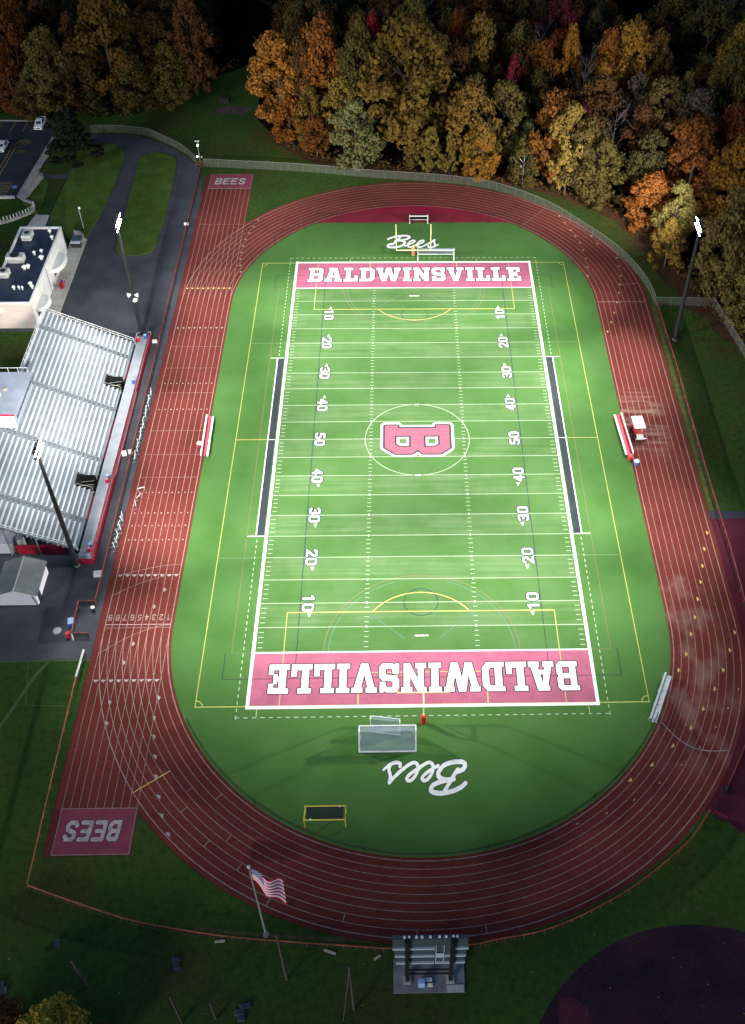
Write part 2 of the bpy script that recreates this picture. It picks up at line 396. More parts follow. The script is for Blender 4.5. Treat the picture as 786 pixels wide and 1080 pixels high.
# clay throwing area, lower right: circle through three measured points
A, B_, C_ = (12.26, -97.27), (26.03, -86.99), (37.95, -87.35)
def circ(a, b, c):
    ax, ay, bx, by, cx, cy = *a, *b, *c; d = 2 * (ax * (by - cy) + bx * (cy - ay) + cx * (ay - by))
    ux = ((ax * ax + ay * ay) * (by - cy) + (bx * bx + by * by) * (cy - ay) + (cx * cx + cy * cy) * (ay - by)) / d
    uy = ((ax * ax + ay * ay) * (cx - bx) + (bx * bx + by * by) * (ax - cx) + (cx * cx + cy * cy) * (bx - ax)) / d
    return ux, uy, math.dist((ux, uy), a)
ux, uy, ur = circ(A, B_, C_)
cl = MB().face([(ux + ur * math.cos(t), uy + ur * math.sin(t), .008) for t in np.linspace(0, 2 * PI, 90, endpoint=False)], 'clay')
cl.face([(14.9, -94.3, .012), (16.5, -94.5, .012), (18.0, -95.6, .012), (18.6, -99, .012), (14.3, -99, .012)], 'clay_red')
struct('clay_infield', cl)
# asphalt plaza + service road + grass islands
pl = MB()
plaza = [(-47.7, -46.5), (-61, -46.6), (-95, -46.6), (-95, 31.5), (-82, 31.5), (-70.5, 38), (-70.5, 62), (-73.6, 64.5), (-80.5, 66), (-83.6, 74), (-80.9, 74.1), (-80.3, 89.9), (-88.3, 90.8), (-88.6, 93), (-86.7, 92.6), (-81, 92.1), (-78.8, 111.6), (-68.6, 111.2), (-61, 107), (-54.5, 101), (-50.8, 95.8), (-49.6, 92), (-47.7, 80)]
pl.face([(x, y, .010) for x, y in plaza], 'asphalt')
struct('plaza_asphalt', pl)
def island(name, pts):
    e = smooth(pts + [pts[0]], 6); mb = MB().prism([p for p in e[:-1]], .0, .1, 'lawn')
    struct(name, mb)
island('lawn_island', [(-62.8, 102.9), (-58.5, 101.2), (-56, 97.3), (-55.3, 80), (-55.4, 62), (-57, 58.6), (-60, 57.9), (-63.6, 60.2), (-64.3, 75), (-65.1, 96), (-64.9, 100.5)])
mb = MB().prism([(-76.3, 107.2), (-72, 106.8), (-69.9, 104.4), (-68.6, 100.6), (-68.9, 88), (-69.6, 74), (-70.7, 65.3), (-74, 64.4), (-78.6, 66.2), (-80.7, 74), (-80.3, 92.1), (-80.8, 107)], 0, .1, 'lawn'); struct('lawn_island', mb)
mb = MB().prism([(-88.2, 90.6), (-84.6, 90.2), (-83.6, 80), (-83.7, 74.3), (-85, 75), (-88.5, 80)], 0, .1, 'lawn'); struct('lawn_island', mb)
struct('lawn_behind_stand', MB().prism([(-95, 31.4), (-71.5, 31.4), (-71.5, -22), (-95, -22)], 0, .05, 'grass'))
# sidewalk along the concession building, car park kerb walk
struct('sidewalk', MB().prism([(-74, 66), (-70.6, 64.2), (-70.6, 37), (-74, 31)], 0, .14, 'pale_concrete').prism([(-84, 74.2), (-80.9, 74.1), (-80.9, 66), (-83.4, 62), (-86, 62)], 0, .12, 'pale_concrete'))
lot = MB().face([(-150, 119.6, .012), (-88.0, 118.2, .012), (-90.4, 82, .012), (-150, 82.4, .012)], 'lot_asphalt'); struct('parking_lot', lot)
lm = MB()
for x in (-112, -108.7, -105.5, -102.3, -99.1, -96.05, -93.9, -90.9): lm.ribbon([(x, 118.5), (x - .3, 113)], .16, .018, 'lot_yellow')
for x in (-97.0, -96.1): lm.ribbon([(x - .5, 90), (x + .1, 105.6)], .22, .018, 'lot_yellow')
lm.ribbon([(-97.0, 105.8), (-95.6, 108.6), (-93.4, 108)], .2, .018, 'lot_yellow')
lm.face([(-96.4, 105.8, .016), (-92.4, 107.2, .016), (-93.5, 109.2, .016), (-96, 109, .016)], 'faded_yellow')
lm.face([(-95.4, 102, .016), (-93.2, 102.2, .016), (-93.4, 103.8, .016), (-95.2, 103.9, .016)], 'faded_yellow')
for k in range(9): lm.ribbon([(-97, 82.4 + k * .72), (-93.1, 83.0 + k * .72)], .22, .018, 'lot_yellow')
lm.ribbon([(-92.9, 82.2), (-92.7, 88.4)], .2, .022, 'lot_yellow')
lm.face([(-92.35, 85.9, .018), (-91.05, 85.9, .018), (-91.05, 87.2, .018), (-92.35, 87.2, .018)], 'blue')
for pts, w in (([(-91.62, 86.95), (-91.62, 86.55), (-91.3, 86.45), (-91.2, 86.1)], .12), ([(-91.95, 86.6), (-92.05, 86.35), (-91.9, 86.1), (-91.65, 86.05), (-91.45, 86.25)], .1)): lm.ribbon(pts, w, .024, 'white_paint')
for c in ((-67.6, 56.6), (-66.6, 57.4)): lm.ribbon([(c[0] - .3, c[1] - .7), (c[0] + .3, c[1] + .7)], .35, .016, 'faded_yellow')
struct('parking_markings', lm)
kb = MB().prism([(-87.9, 118.2), (-85.9, 113.5), (-86.3, 108), (-88.0, 92), (-88.6, 84), (-90.2, 81.9), (-89.3, 95), (-88.2, 112)], 0, .16, 'concrete').prism([(-150, 120.2), (-88.6, 118.8), (-88.5, 118.4), (-150, 119.7)], 0, .12, 'concrete').prism([(-150, 82.2), (-90.4, 81.9), (-90.2, 81.2), (-150, 81.4)], 0, .5, 'concrete')
struct('kerb', kb)
struct('dirt_patch', MB().face([(-45.3 + (4.3 + .7 * math.sin(3 * t)) * math.cos(t), 124.3 + (2.6 + .4 * math.cos(2 * t)) * math.sin(t), .008) for t in np.linspace(0, 2 * PI, 24, endpoint=False)], 'dirt'))
gl = MB().ribbon([(-56.9, -46.8), (-55.5, -54.2), (-49.5, -54.4)], .12, .008, 'faint_grass_line').ribbon(smooth([(-54.0, -46.9), (-55.6, -50), (-57.6, -56), (-60.5, -63)]), .45, .012, 'faint_grass_line')
gl.ribbon([(-61.5, -46.75), (-47.8, -46.65)], .25, .008, 'faint_grass_line')
struct('worn_lawn_lines', gl)

# ---- forest floor
RF = [(-39.5, 121), (-33, 109), (-20, 98.5), (-3, 93.5), (19, 89), (36, 82), (47.5, 73.5), (53, 62.5), (58.5, 43), (64.5, 27), (75, 5), (140, 5), (190, 260), (-30, 260), (-34, 170), (-39, 140)]
LF = [(-150, 123), (-104, 123), (-83, 124.5), (-67, 131.5), (-55, 142), (-45, 150), (-42, 170), (-44, 260), (-190, 260)]
ff = MB()
mk('shade_soil', (.008, .006, .004), .95, var=.5, scale=.3, spec=0.0)  # near-black: shade between the trees painted into the soil colour
mk('litter_soil', (.075, .036, .014), .95, col2=(.022, .026, .009), scale=.28, fine=.4, fscale=2)
ff.face([(x, y, .012) for x, y in RF], 'shade_soil'); ff.face([(x, y, .012) for x, y in LF], 'shade_soil')
ff.face([(-39, 140, .01), (-34, 170, .01), (-30, 260, .01), (-44, 260, .01), (-42, 170, .01), (-45, 152, .01)], 'shade_soil')
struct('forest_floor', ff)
edge = smooth([(-35, 112.5), (-31, 106), (-20, 97), (-3, 92.6), (18, 88.6), (35, 81.5), (46.3, 72), (52, 61), (57.5, 42.5), (63, 27), (72, 6)], 6)
lf = MB(); w = [.5, 1.0, 1.6, 1.0, .6, .8, 1.6, 3.2, 3.4, 1.6, 1.0]
e2 = []
for k, p in enumerate(edge):
    q = edge[min(k + 1, len(edge) - 1)]; r = edge[max(k - 1, 0)]; dx, dy = q[0] - r[0], q[1] - r[1]; l = math.hypot(dx, dy)
    ww = np.interp(k / (len(edge) - 1) * 10, range(11), w) * (1 + .3 * math.sin(k * 1.7)); e2.append((p[0] + dy / l * ww, p[1] - dx / l * ww))
e3 = [(p[0] + (p[0] - q[0]) * .9 / max(.1, math.dist(p, q)) * 3, p[1] + (p[1] - q[1]) * .9 / max(.1, math.dist(p, q)) * 3) for p, q in zip(edge, e2)]
for k in range(len(edge) - 1): lf.face([(*e2[k], .016), (*e2[k + 1], .016), (*e3[k + 1], .016), (*e3[k], .016)], 'litter_soil')
struct('leaf_litter_edge', lf)

mk('box_crimson', (.20, .035, .060), .8, var=.12, scale=.4)
tg = MB().ribbon([(48.35, 39), (48.5, 22), (48.45, 2), (48.45, -18)], .75, .014, 'tan_grass').ribbon([(p[0] * .985, CY_ + (p[1] - CY_) * .985) for CY_, p in ((-40.5, q) for q in smooth([(-28.4, -86.5), (-21.4, -87.3), (-10, -88.2), (4.5, -88.5), (13.8, -86.9), (19.8, -84.6), (26.1, -81.2), (33, -76.1), (36.4, -72.2)], 5))], .5, .014, 'tan_grass')
tg.ribbon([(p[0] * .985, 40.5 + (p[1] - 40.5) * .985) for p in smooth([(3.2, 88.7), (11.5, 87.1), (19.6, 84.4), (29.9, 76.9), (38, 66.9), (43.8, 57.9), (46.8, 50.6), (48.3, 44.5)], 5)], .5, .014, 'tan_grass')
struct('dry_grass_strip', tg)
# ---- glyphs (polygons in a unit-high box)
SLAB = {
 'I': (.54, [[(0, 0), (.54, 0), (.54, .17), (.42, .17), (.42, .83), (.54, .83), (.54, 1), (0, 1), (0, .83), (.12, .83), (.12, .17), (0, .17)]], []),
 'L': (.86, [[(0, 0), (.86, 0), (.86, .42), (.64, .42), (.64, .2), (.42, .2), (.42, .83), (.56, .83), (.56, 1), (0, 1), (0, .83), (.12, .83), (.12, .17), (0, .17)]], []),
 'E': (.86, [[(0, 0), (.86, 0), (.86, .36), (.66, .36), (.66, .19), (.42, .19), (.42, .41), (.5, .41), (.5, .33), (.66, .33), (.66, .67), (.5, .67), (.5, .59), (.42, .59), (.42, .81), (.64, .81), (.64, .66), (.84, .66), (.84, 1), (0, 1), (0, .83), (.12, .83), (.12, .17), (0, .17)]], []),
 'B': (.92, [[(0, 0), (.78, 0), (.92, .13), (.92, .42), (.84, .5), (.92, .58), (.92, .87), (.78, 1), (0, 1), (0, .84), (.1, .84), (.1, .16), (0, .16)]], [[(.36, .17), (.66, .17), (.66, .41), (.36, .41)], [(.36, .59), (.66, .59), (.66, .83), (.36, .83)]]),
 'D': (.94, [[(0, 0), (.74, 0), (.94, .2), (.94, .8), (.74, 1), (0, 1), (0, .84), (.1, .84), (.1, .16), (0, .16)]], [[(.4, .19), (.58, .19), (.65, .26), (.65, .74), (.58, .81), (.4, .81)]]),
 'A': (1.08, [[(.24, 1), (.76, 1), (.98, .17), (1.08, .17), (1.08, 0), (.62, 0), (.62, .17), (.69, .17), (.66, .28), (.42, .28), (.39, .17), (.46, .17), (.46, 0), (0, 0), (0, .17), (.1, .17), (.32, .84), (.24, .84)]], [[(.47, .44), (.61, .44), (.54, .74)]]),
 'V': (1.06, [[(0, 1), (.46, 1), (.46, .83), (.39, .83), (.53, .36), (.67, .83), (.6, .83), (.6, 1), (1.06, 1), (1.06, .83), (.96, .83), (.68, 0), (.38, 0), (.1, .83), (0, .83)]], []),
 'W': (1.54, [[(0, 1), (.44, 1), (.44, .83), (.38, .83), (.48, .42), (.62, 1), (.92, 1), (1.06, .42), (1.16, .83), (1.1, .83), (1.1, 1), (1.54, 1), (1.54, .83), (1.46, .83), (1.22, 0), (.92, 0), (.77, .56), (.62, 0), (.32, 0), (.08, .83), (0, .83)]], []),
 'N': (1.06, [[(0, 1), (.36, 1), (.7, .46), (.7, .83), (.6, .83), (.6, 1), (1.06, 1), (1.06, .83), (.96, .83), (.96, 0), (.7, 0), (.36, .54), (.36, .17), (.46, .17), (.46, 0), (0, 0), (0, .17), (.1, .17), (.1, .83), (0, .83)]], []),
 'S': (.84, [[(0, 0), (.16, 0), (.2, .05), (.28, 0), (.7, 0), (.84, .13), (.84, .46), (.72, .59), (.3, .62), (.27, .66), (.27, .78), (.31, .82), (.5, .82), (.56, .76), (.58, .64), (.82, .64), (.82, 1), (.66, 1), (.62, .95), (.54, 1), (.14, 1), (0, .87), (0, .55), (.12, .43), (.54, .39), (.57, .35), (.57, .23), (.53, .18), (.34, .18), (.28, .24), (.26, .36), (0, .36)]], []),
}
T = .085
STROKE = {   # centre-line strokes for numerals and plain capitals, width .62
 '0': [[(.1, .2), (.1, .8), (.2, .9), (.42, .9), (.52, .8), (.52, .2), (.42, .1), (.2, .1), (.1, .2)]],
 '1': [[(.15, .78), (.34, .9), (.34, .08)]],
 '2': [[(.1, .74), (.16, .88), (.44, .9), (.52, .78), (.5, .6), (.1, .1), (.54, .1)]],
 '3': [[(.1, .8), (.2, .9), (.42, .9), (.51, .8), (.5, .6), (.4, .52), (.25, .52), (.4, .52), (.52, .42), (.52, .2), (.42, .1), (.2, .1), (.1, .2)]],
 '4': [[(.4, .08), (.4, .9), (.08, .34), (.56, .34)]],
 '5': [[(.5, .9), (.13, .9), (.11, .54), (.4, .56), (.52, .46), (.52, .22), (.42, .1), (.2, .1), (.09, .2)]],
 '6': [[(.5, .8), (.4, .9), (.2, .9), (.1, .78), (.1, .2), (.2, .1), (.42, .1), (.52, .2), (.52, .42), (.42, .52), (.1, .5)]],
 '7': [[(.08, .9), (.54, .9), (.26, .08)]],
 '8': [[(.2, .52), (.1, .42), (.1, .2), (.2, .1), (.42, .1), (.52, .2), (.52, .42), (.42, .52), (.2, .52), (.1, .62), (.1, .8), (.2, .9), (.42, .9), (.52, .8), (.52, .62), (.42, .52)]],
 '9': [[(.12, .2), (.22, .1), (.42, .1), (.52, .22), (.52, .8), (.42, .9), (.2, .9), (.1, .8), (.1, .58), (.2, .48), (.52, .5)]],
 'B': [[(.1, .1), (.1, .9), (.42, .9), (.52, .8), (.5, .62), (.4, .52), (.1, .52), (.4, .52), (.54, .42), (.54, .2), (.42, .1), (.1, .1)]],
 'E': [[(.54, .1), (.1, .1), (.1, .9), (.54, .9)], [(.1, .51), (.46, .51)]],
 'S': [[(.54, .76), (.46, .88), (.2, .9), (.1, .78), (.12, .6), (.5, .42), (.53, .22), (.42, .1), (.18, .1), (.08, .24)]],
}
BEES = [  # (points, half width) in script units, x right, y up
 ([(5, 112), (30, 132), (80, 150), (140, 158), (182, 152), (196, 138), (180, 116), (130, 100), (72, 92)], 9),
 ([(72, 92), (118, 94), (152, 82), (160, 58), (132, 24), (80, 8), (32, 8), (12, 22), (22, 44), (58, 56)], 9),
 ([(118, 146), (96, 112), (72, 72), (52, 44)], 8),
 ([(166, 26), (196, 40), (236, 66), (250, 84), (240, 96), (222, 92), (202, 70), (192, 42), (198, 18), (220, 8), (252, 22), (276, 40)], 7),
 ([(252, 22), (286, 42), (322, 66), (336, 84), (326, 96), (308, 92), (288, 70), (278, 42), (284, 18), (306, 8), (338, 22), (362, 40)], 7),
 ([(338, 22), (372, 46), (410, 80), (432, 104), (430, 74), (442, 40), (434, 16), (408, 6), (384, 12), (380, 26)], 7),
 ([(408, 8), (440, 16), (470, 40)], 6),
]
class Raster:
    def __init__(s, x0, x1, y0, y1, c):
        s.x0, s.y0, s.c = x0, y0, c; s.nx = round((x1 - x0) / c); s.ny = round((y1 - y0) / c)
        s.g = np.zeros((s.ny, s.nx), np.int16); s.names = [None]
    def id(s, m):
        if m not in s.names: s.names.append(m)
        return s.names.index(m)
    def win(s, xa, xb, ya, yb):
        i0 = max(0, int((xa - s.x0) / s.c) - 1); i1 = min(s.nx, int((xb - s.x0) / s.c) + 2)
        j0 = max(0, int((ya - s.y0) / s.c) - 1); j1 = min(s.ny, int((yb - s.y0) / s.c) + 2)
        X, Y = np.meshgrid(s.x0 + (np.arange(i0, i1) + .5) * s.c, s.y0 + (np.arange(j0, j1) + .5) * s.c)
        return (slice(j0, j1), slice(i0, i1)), X, Y
    def rect(s, xa, xb, ya, yb, m):
        sl, X, Y = s.win(xa, xb, ya, yb); s.g[sl][(X >= xa) & (X < xb) & (Y >= ya) & (Y < yb)] = s.id(m)
    def ring(s, cx, cy, r, w, m, cond=None):
        sl, X, Y = s.win(cx - r - w, cx + r + w, cy - r - w, cy + r + w); k = np.abs(np.hypot(X - cx, Y - cy) - r) < w / 2
        if cond: k &= cond(X, Y)
        s.g[sl][k] = s.id(m)
    @staticmethod
    def inpoly(U, V, poly):
        r = np.zeros(U.shape, bool); n = len(poly)
        for k in range(n):
            (xa, ya), (xb, yb) = poly[k], poly[(k + 1) % n]
            if ya == yb: continue
            r ^= ((ya > V) != (yb > V)) & (U < (xb - xa) * (V - ya) / (yb - ya) + xa)
        return r
    @staticmethod
    def dist(U, V, pts):
        d = np.full(U.shape, 1e9)
        for (xa, ya), (xb, yb) in zip(pts[:-1], pts[1:]):
            dx, dy = xb - xa, yb - ya; l2 = dx * dx + dy * dy or 1e-9; t = np.clip(((U - xa) * dx + (V - ya) * dy) / l2, 0, 1)
            d = np.minimum(d, np.hypot(U - xa - t * dx, V - ya - t * dy))
        return d
    def dil(s, k, r):
        n = int(round(r / s.c)); o = k.copy()
        for a in range(-n, n + 1):
            for b in range(-n, n + 1):
                if (a or b) and a * a + b * b <= n * n + .5:
                    o |= np.roll(np.roll(k, a, 0), b, 1)
        return o
    def place(s, fn, box, org, ux, uy, layers):
        """fn(U,V) -> mask in local units, box its local extent; org/ux/uy the affine map; layers [(grow, material)] from the widest in"""
        cs = [(org[0] + u * ux[0] + v * uy[0], org[1] + u * ux[1] + v * uy[1]) for u in (box[0], box[1]) for v in (box[2], box[3])]
        g = max(l[0] for l in layers) + .3
        sl, X, Y = s.win(min(c[0] for c in cs) - g, max(c[0] for c in cs) + g, min(c[1] for c in cs) - g, max(c[1] for c in cs) + g)
        det = ux[0] * uy[1] - ux[1] * uy[0]; dx, dy = X - org[0], Y - org[1]
        U = (dx * uy[1] - dy * uy[0]) / det; V = (-dx * ux[1] + dy * ux[0]) / det
        k = fn(U, V)
        for grow, m in layers: s.g[sl][s.dil(k, grow) if grow else k] = s.id(m)
    def mesh_into(s, mb, z):
        g = s.g; open_ = {}
        def flush(key, j0, j1):
            a, b, m = key; mb.face([(s.x0 + a * s.c, s.y0 + j0 * s.c, z), (s.x0 + b * s.c, s.y0 + j0 * s.c, z), (s.x0 + b * s.c, s.y0 + j1 * s.c, z), (s.x0 + a * s.c, s.y0 + j1 * s.c, z)], s.names[m])
        for j in range(s.ny):
            row = g[j]; ch = np.flatnonzero(np.diff(row)) + 1; st = np.concatenate(([0], ch)); en = np.concatenate((ch, [s.nx])); cur = {}
            for a, b in zip(st.tolist(), en.tolist()):
                m = int(row[a])
                if m: cur[(a, b, m)] = open_.pop((a, b, m), j)
            for k, j0 in open_.items(): flush(k, j0, j)
            open_ = cur
        for k, j0 in open_.items(): flush(k, j0, s.ny)
def glyph_fn(ch, wd):
    w, outs, holes = SLAB[ch]
    def f(U, V):
        k = np.zeros(U.shape, bool)
        for p in outs: k |= Raster.inpoly(U, V, p)
        for p in holes: k &= ~Raster.inpoly(U, V, p)
        return k
    return f
def stroke_fn(ch, t=T, slant=0.0):
    def f(U, V):
        d = np.full(U.shape, 1e9)
        for p in STROKE[ch]: d = np.minimum(d, Raster.dist(U - slant * V, V, p))
        return d < t
    return f
YD = .9144; HX = 24.38; mk('line_dash', (.42, .52, .38), .7)
R = Raster(-33, 33, -60.0, 72.0, .06)
R2 = Raster(-7, 7, -72, -60, .06)
# faint lines of the other sports first, then football
for s in (1, -1):
    R.rect(-HX, HX, s * 50.29 - 4.57, s * 50.29 + 4.57, 'end_zone')
def hl(y, xa, xb, w, m): R.rect(xa, xb, y - w / 2, y + w / 2, m)
def vl(x, ya, yb, w, m): R.rect(x - w / 2, x + w / 2, ya, yb, m)
for s in (1, -1):
    vl(s * 18.29, -49.5, 49.5, .14, 'line_navy'); vl(s * 27.7, -45.7, 45.7, .12, 'line_rust'); vl(s * 28.6, -50.3, -45.7, .12, 'line_navy'); vl(s * 28.6, 45.7, 50.3, .12, 'line_navy')
    hl(s * 45.72, -27.7, 27.7, .12, 'line_rust')
    R.rect(-28.6, -HX, s * 50.3 - .06, s * 50.3 + .06, 'line_navy'); R.rect(HX, 28.6, s * 50.3 - .06, s * 50.3 + .06, 'line_navy'); R.rect(-HX, HX, s * 50.3 - .06, s * 50.3 + .06, 'shadow_ink')
    R.ring(0, s * 36.58, 2.6, .13, 'line_navy')
    R.ring(0, s * 45.72, 14.4, .15, 'line_rust', lambda X, Y: np.abs(Y) < 45.6); R.ring(0, s * 45.72, 13.7, .13, 'line_blue', lambda X, Y: (np.abs(Y) < 45.6) & (np.abs(X) > 4))
    for q in (1, -1): # faint diagonal
        R.place(lambda U, V: Raster.dist(U, V, [(8.2, 38.3), (2.6, 43.4)]) < .07, (2, 9, 37, 44), (0, 0), (q, 0), (0, s), [(0, 'line_blue')])
for k in range(-10, 11):   # five-yard lines
    if abs(k) < 10: hl(k * 5 * YD, -HX, HX, .12, 'line_thin')
for k in range(-49, 50):
    if k % 5:
        for x in (-8.2, 8.2): hl(k * YD, x - .32, x + .32, .12, 'line_thin')
        for x in (-23.7, 23.7): hl(k * YD, x - .34, x + .34, .12, 'line_thin')
for k in range(-9, 10):
    for x in (-8.2, 8.2): vl(x, k * 5 * YD - .2, k * 5 * YD + .2, .18, 'line_field')
for s in (1, -1):
    R.rect(-31.9, 31.9, s * 54.86 - .08, s * 54.86 + .08, 'line_yellow'); vl(s * 31.85, -54.9, 54.9, .13, 'line_yellow')
    vl(20.15, min(s * 38.36, s * 54.86), max(s * 38.36, s * 54.86), .15, 'line_yellow'); vl(-20.15, min(s * 38.36, s * 54.86), max(s * 38.36, s * 54.86), .15, 'line_yellow')
    hl(s * 38.36, -20.2, 20.2, .15, 'line_yellow')
    vl(9.16, min(s * 49.36, s * 54.86), max(s * 49.36, s * 54.86), .15, 'line_yellow'); vl(-9.16, min(s * 49.36, s * 54.86), max(s * 49.36, s * 54.86), .15, 'line_yellow'); hl(s * 49.36, -9.2, 9.2, .13, 'line_yellow')
    R.ring(0, s * 43.86, 9.15, .14, 'pale_gold', lambda X, Y: np.abs(Y) < 38.36)
    hl(s * 42.9, -1.0, 1.0, .22, 'line_field'); vl(13.4 * s, 54.9, 56.4, .12, 'line_yellow'); vl(23.2 * s, -56.6, -54.9, .12, 'line_yellow')
    for q in (1, -1):
        R.ring(q * 31.85, s * 54.86, 1.0, .15, 'line_yellow', lambda X, Y: (np.abs(X) < 31.9) & (np.abs(Y) < 54.9))
    hl(0, s * 29 - 2.9, s * 29 + 2.9, .14, 'line_yellow' if s > 0 else 'pale_gold')
    R.rect(*sorted((s * 24.38, s * 31.5)), s * .0 + 27.4 - .06, 27.4 + .06, 'pale_line'); R.rect(*sorted((s * 24.38, s * 31.5)), -27.46, -27.34, 'pale_line')
M['pale_gold'] = M['line_gold']
R.ring(0, 0, 9.15, .14, 'line_thin')
for s in (1, -1): R.rect(-.4, .4, s * 9.15 - .15, s * 9.15 + .15, 'line_field')
for s in (1, -1):  # team boxes, sidelines, goal lines, end lines, dashed restraining line
    R.rect(*sorted((s * 25.0, s * 26.15)), -22.86, 22.86, 'box_grey'); R.rect(*sorted((s * 26.15, s * 26.32)), -22.86, 22.86, 'line_field')
    for q in (1, -1): R.rect(*sorted((s * 25, s * 27.6)), q * 22.86 - .09, q * 22.86 + .09, 'line_field')
    R.rect(*sorted((s * 25, s * 26.2)), -.08, .08, 'line_field')
    for k in range(29):
        y = 23.6 + k * 1.17
        for q in (1, -1): R.rect(s * 26.05 - .07, s * 26.05 + .07, min(q * y, q * (y + .55)), max(q * y, q * (y + .55)), 'line_dash')
    for k in range(45):
        x = -26.1 + k * 1.17; R.rect(x, x + .55, s * 56.7 - .08, s * 56.7 + .08, 'line_dash')
    R.rect(*sorted((s * HX, s * (HX + .44))), -55.3, 55.45, 'line_field'); R.rect(-HX - .44, HX + .44, *sorted((s * 54.86, s * 55.3)), 'line_field')
    hl(s * 45.72, -HX, HX, .22, 'line_field')
# words in the end zones
word = 'BALDWINSVILLE'; gap = .10; tw = sum(SLAB[c][0] for c in word) + gap * (len(word) - 1)
def endzone(sgn):
    W_, H_ = 44.4, 4.95; kx = W_ / tw; x = -W_ / 2
    for ch in word:
        w = SLAB[ch][0]
        if sgn > 0: org, ux, uy = (x + .2, 48.1), (kx, 0), (0, H_)
        else: org, ux, uy = (-x + .2, -47.85), (-kx, 0), (0, -H_)
        R.place(glyph_fn(ch, w), (0, w, 0, 1), org, ux, uy, [(.18, 'shadow_ink'), (0, 'line_field')]); x += (w + gap) * kx
endzone(1); endzone(-1)
# block letter at midfield, its top to the right
def mid_b(U, V):
    k = Raster.inpoly(U, V, [(0, 0), (.72, 0), (.92, .16), (.92, .42), (.80, .5), (.92, .58), (.92, .86), (.74, 1), (0, 1), (0, .80), (.09, .80), (.09, .20), (0, .20)])
    for p in ([(.34, .15), (.62, .15), (.70, .22), (.70, .40), (.34, .40)], [(.34, .60), (.70, .60), (.70, .78), (.62, .85), (.34, .85)]): k &= ~Raster.inpoly(U, V, p)
    return k
R.place(mid_b, (0, .92, 0, 1), (-5.7, 3.45), (0, -7.9), (11.4, 0), [(.78, 'line_field'), (.36, 'line_navy'), (0, 'crimson_turf')])
# yard numbers
for k in range(-4, 5):
    num = '%d0' % (5 - abs(k)); y0 = k * 9.144
    for side in (-1, 1):
        for q, ch in enumerate(num):
            if side < 0: org, ux, uy = (-18.05, y0 + 1.72 - q * 1.78), (0, -2.55), (1.9, 0)
            else: org, ux, uy = (18.05, y0 - 1.72 + q * 1.78), (0, 2.55), (-1.9, 0)
            R.place(stroke_fn(ch, .08), (0, .62, 0, 1), org, ux, uy, [(.2, 'line_navy'), (0, 'line_field')])
        if k:
            d = 1 if k > 0 else -1; xx = side * 16.85
            R.place(lambda U, V: Raster.inpoly(U, V, [(-.3, 0), (.3, 0), (0, 1)]), (-.3, .3, 0, 1), (xx, y0 + d * 1.95), (1, 0), (0, d * .8), [(.06, 'line_navy'), (0, 'line_field')])
def bees(Ra, org, kx, ky):
    def f(U, V):
        k = np.zeros(U.shape, bool)
        for p, hw in BEES: k |= Raster.dist(U - .12 * V + 10, V, smooth(p, 6)) < hw * 1.32
        return k
    Ra.place(f, (-10, 485, -10, 175), org, (kx, 0), (0, ky), [(.14, 'line_navy'), (0, 'line_field')])
bees(R, (-5.55, 60.55), .0236, .0305); bees(R2, (5.55, -63.75), -.0236, -.0305)
fm = MB(); R.mesh_into(fm, .036); R2.mesh_into(fm, .036); struct('field_markings', fm)

# ---- track paint
tm = MB()
for k in range(10):
    r = R0 + k * LW; tm.ribbon(oval(r, 72), .085 if k not in (0, 9) else .13, .036, 'line_track', closed=True)
    for ya, yb in ((-70, -CY), (CY, 85.6)): tm.ribbon([(-r, ya), (-r, yb)], .08, .040, 'line_track')
def lane(k): return R0 + (k + .5) * LW
def cross(y, xa, xb, w, z, m): tm.ribbon([(xa, y), (xb, y)], w * .7, z, m)
XL, XR = -R0 - 9 * LW, -R0
cross(-40.3, XL, XR, .16, .044, 'line_white'); cross(-40.9, XL, XR, .10, .044, 'line_track'); cross(85.5, XL, XR, .15, .044, 'line_white'); cross(70.2, XL, XR, .12, .044, 'line_track')
for yy in (26.5, 20, 12.8, 2.5, -3.6, -9.2): cross(yy, XL, XR, .09, .044, 'line_track')
for y0, y1 in ((-30.6, -34.8), (-40.4, -45.6), (-28.6, -31.0)):    # waterfall starts
    tm.ribbon([(XR - 9 * LW * t, y0 + (y1 - y0) * t ** 1.7) for t in np.linspace(0, 1, 14)], .08, .048, 'line_track')
def tri_row(y, m, size=.42, up=1):
    for k in range(9):
        x = -lane(k); tm.face([(x - size, y, .052), (x + size, y, .052), (x, y - up * .5, .052)][::up], m)
tri_row(-30.6, 'line_white'); tri_row(-50.1, 'line_white'); tri_row(46.0, 'line_gold'); tri_row(32.6, 'line_white', .25)
for y in (-12.8, -17.5, -23.4, -20.3, 8.2, 15.5):
    for k in range(9): x = -lane(k); tm.face([(x - .1, y - .12, .052), (x + .1, y - .12, .052), (x + .1, y + .12, .052), (x - .1, y + .12, .052)], 'line_white')
for k in range(9):   # lane digits at the finish, read from the far end
    ch = str(k + 1); x = -lane(k)
    R3 = Raster(x - .45, x + .45, -39.8, -38.3, .06); R3.place(stroke_fn(ch, .075), (0, .62, 0, 1), (x + .32, -38.4), (-1.0, 0), (0, -1.2), [(0, 'line_track')]); R3.mesh_into(tm, .044)
def bird(x, y, a, m, s=.5):
    P = [(-1, .15), (-.45, -.1), (0, -.5), (.45, -.1), (1, .15), (.4, .38), (-.4, .38)]
    tm.face([(x + s * (u * math.cos(a) - v * math.sin(a)), y + s * (u * math.sin(a) + v * math.cos(a)), .056) for u, v in P], m)
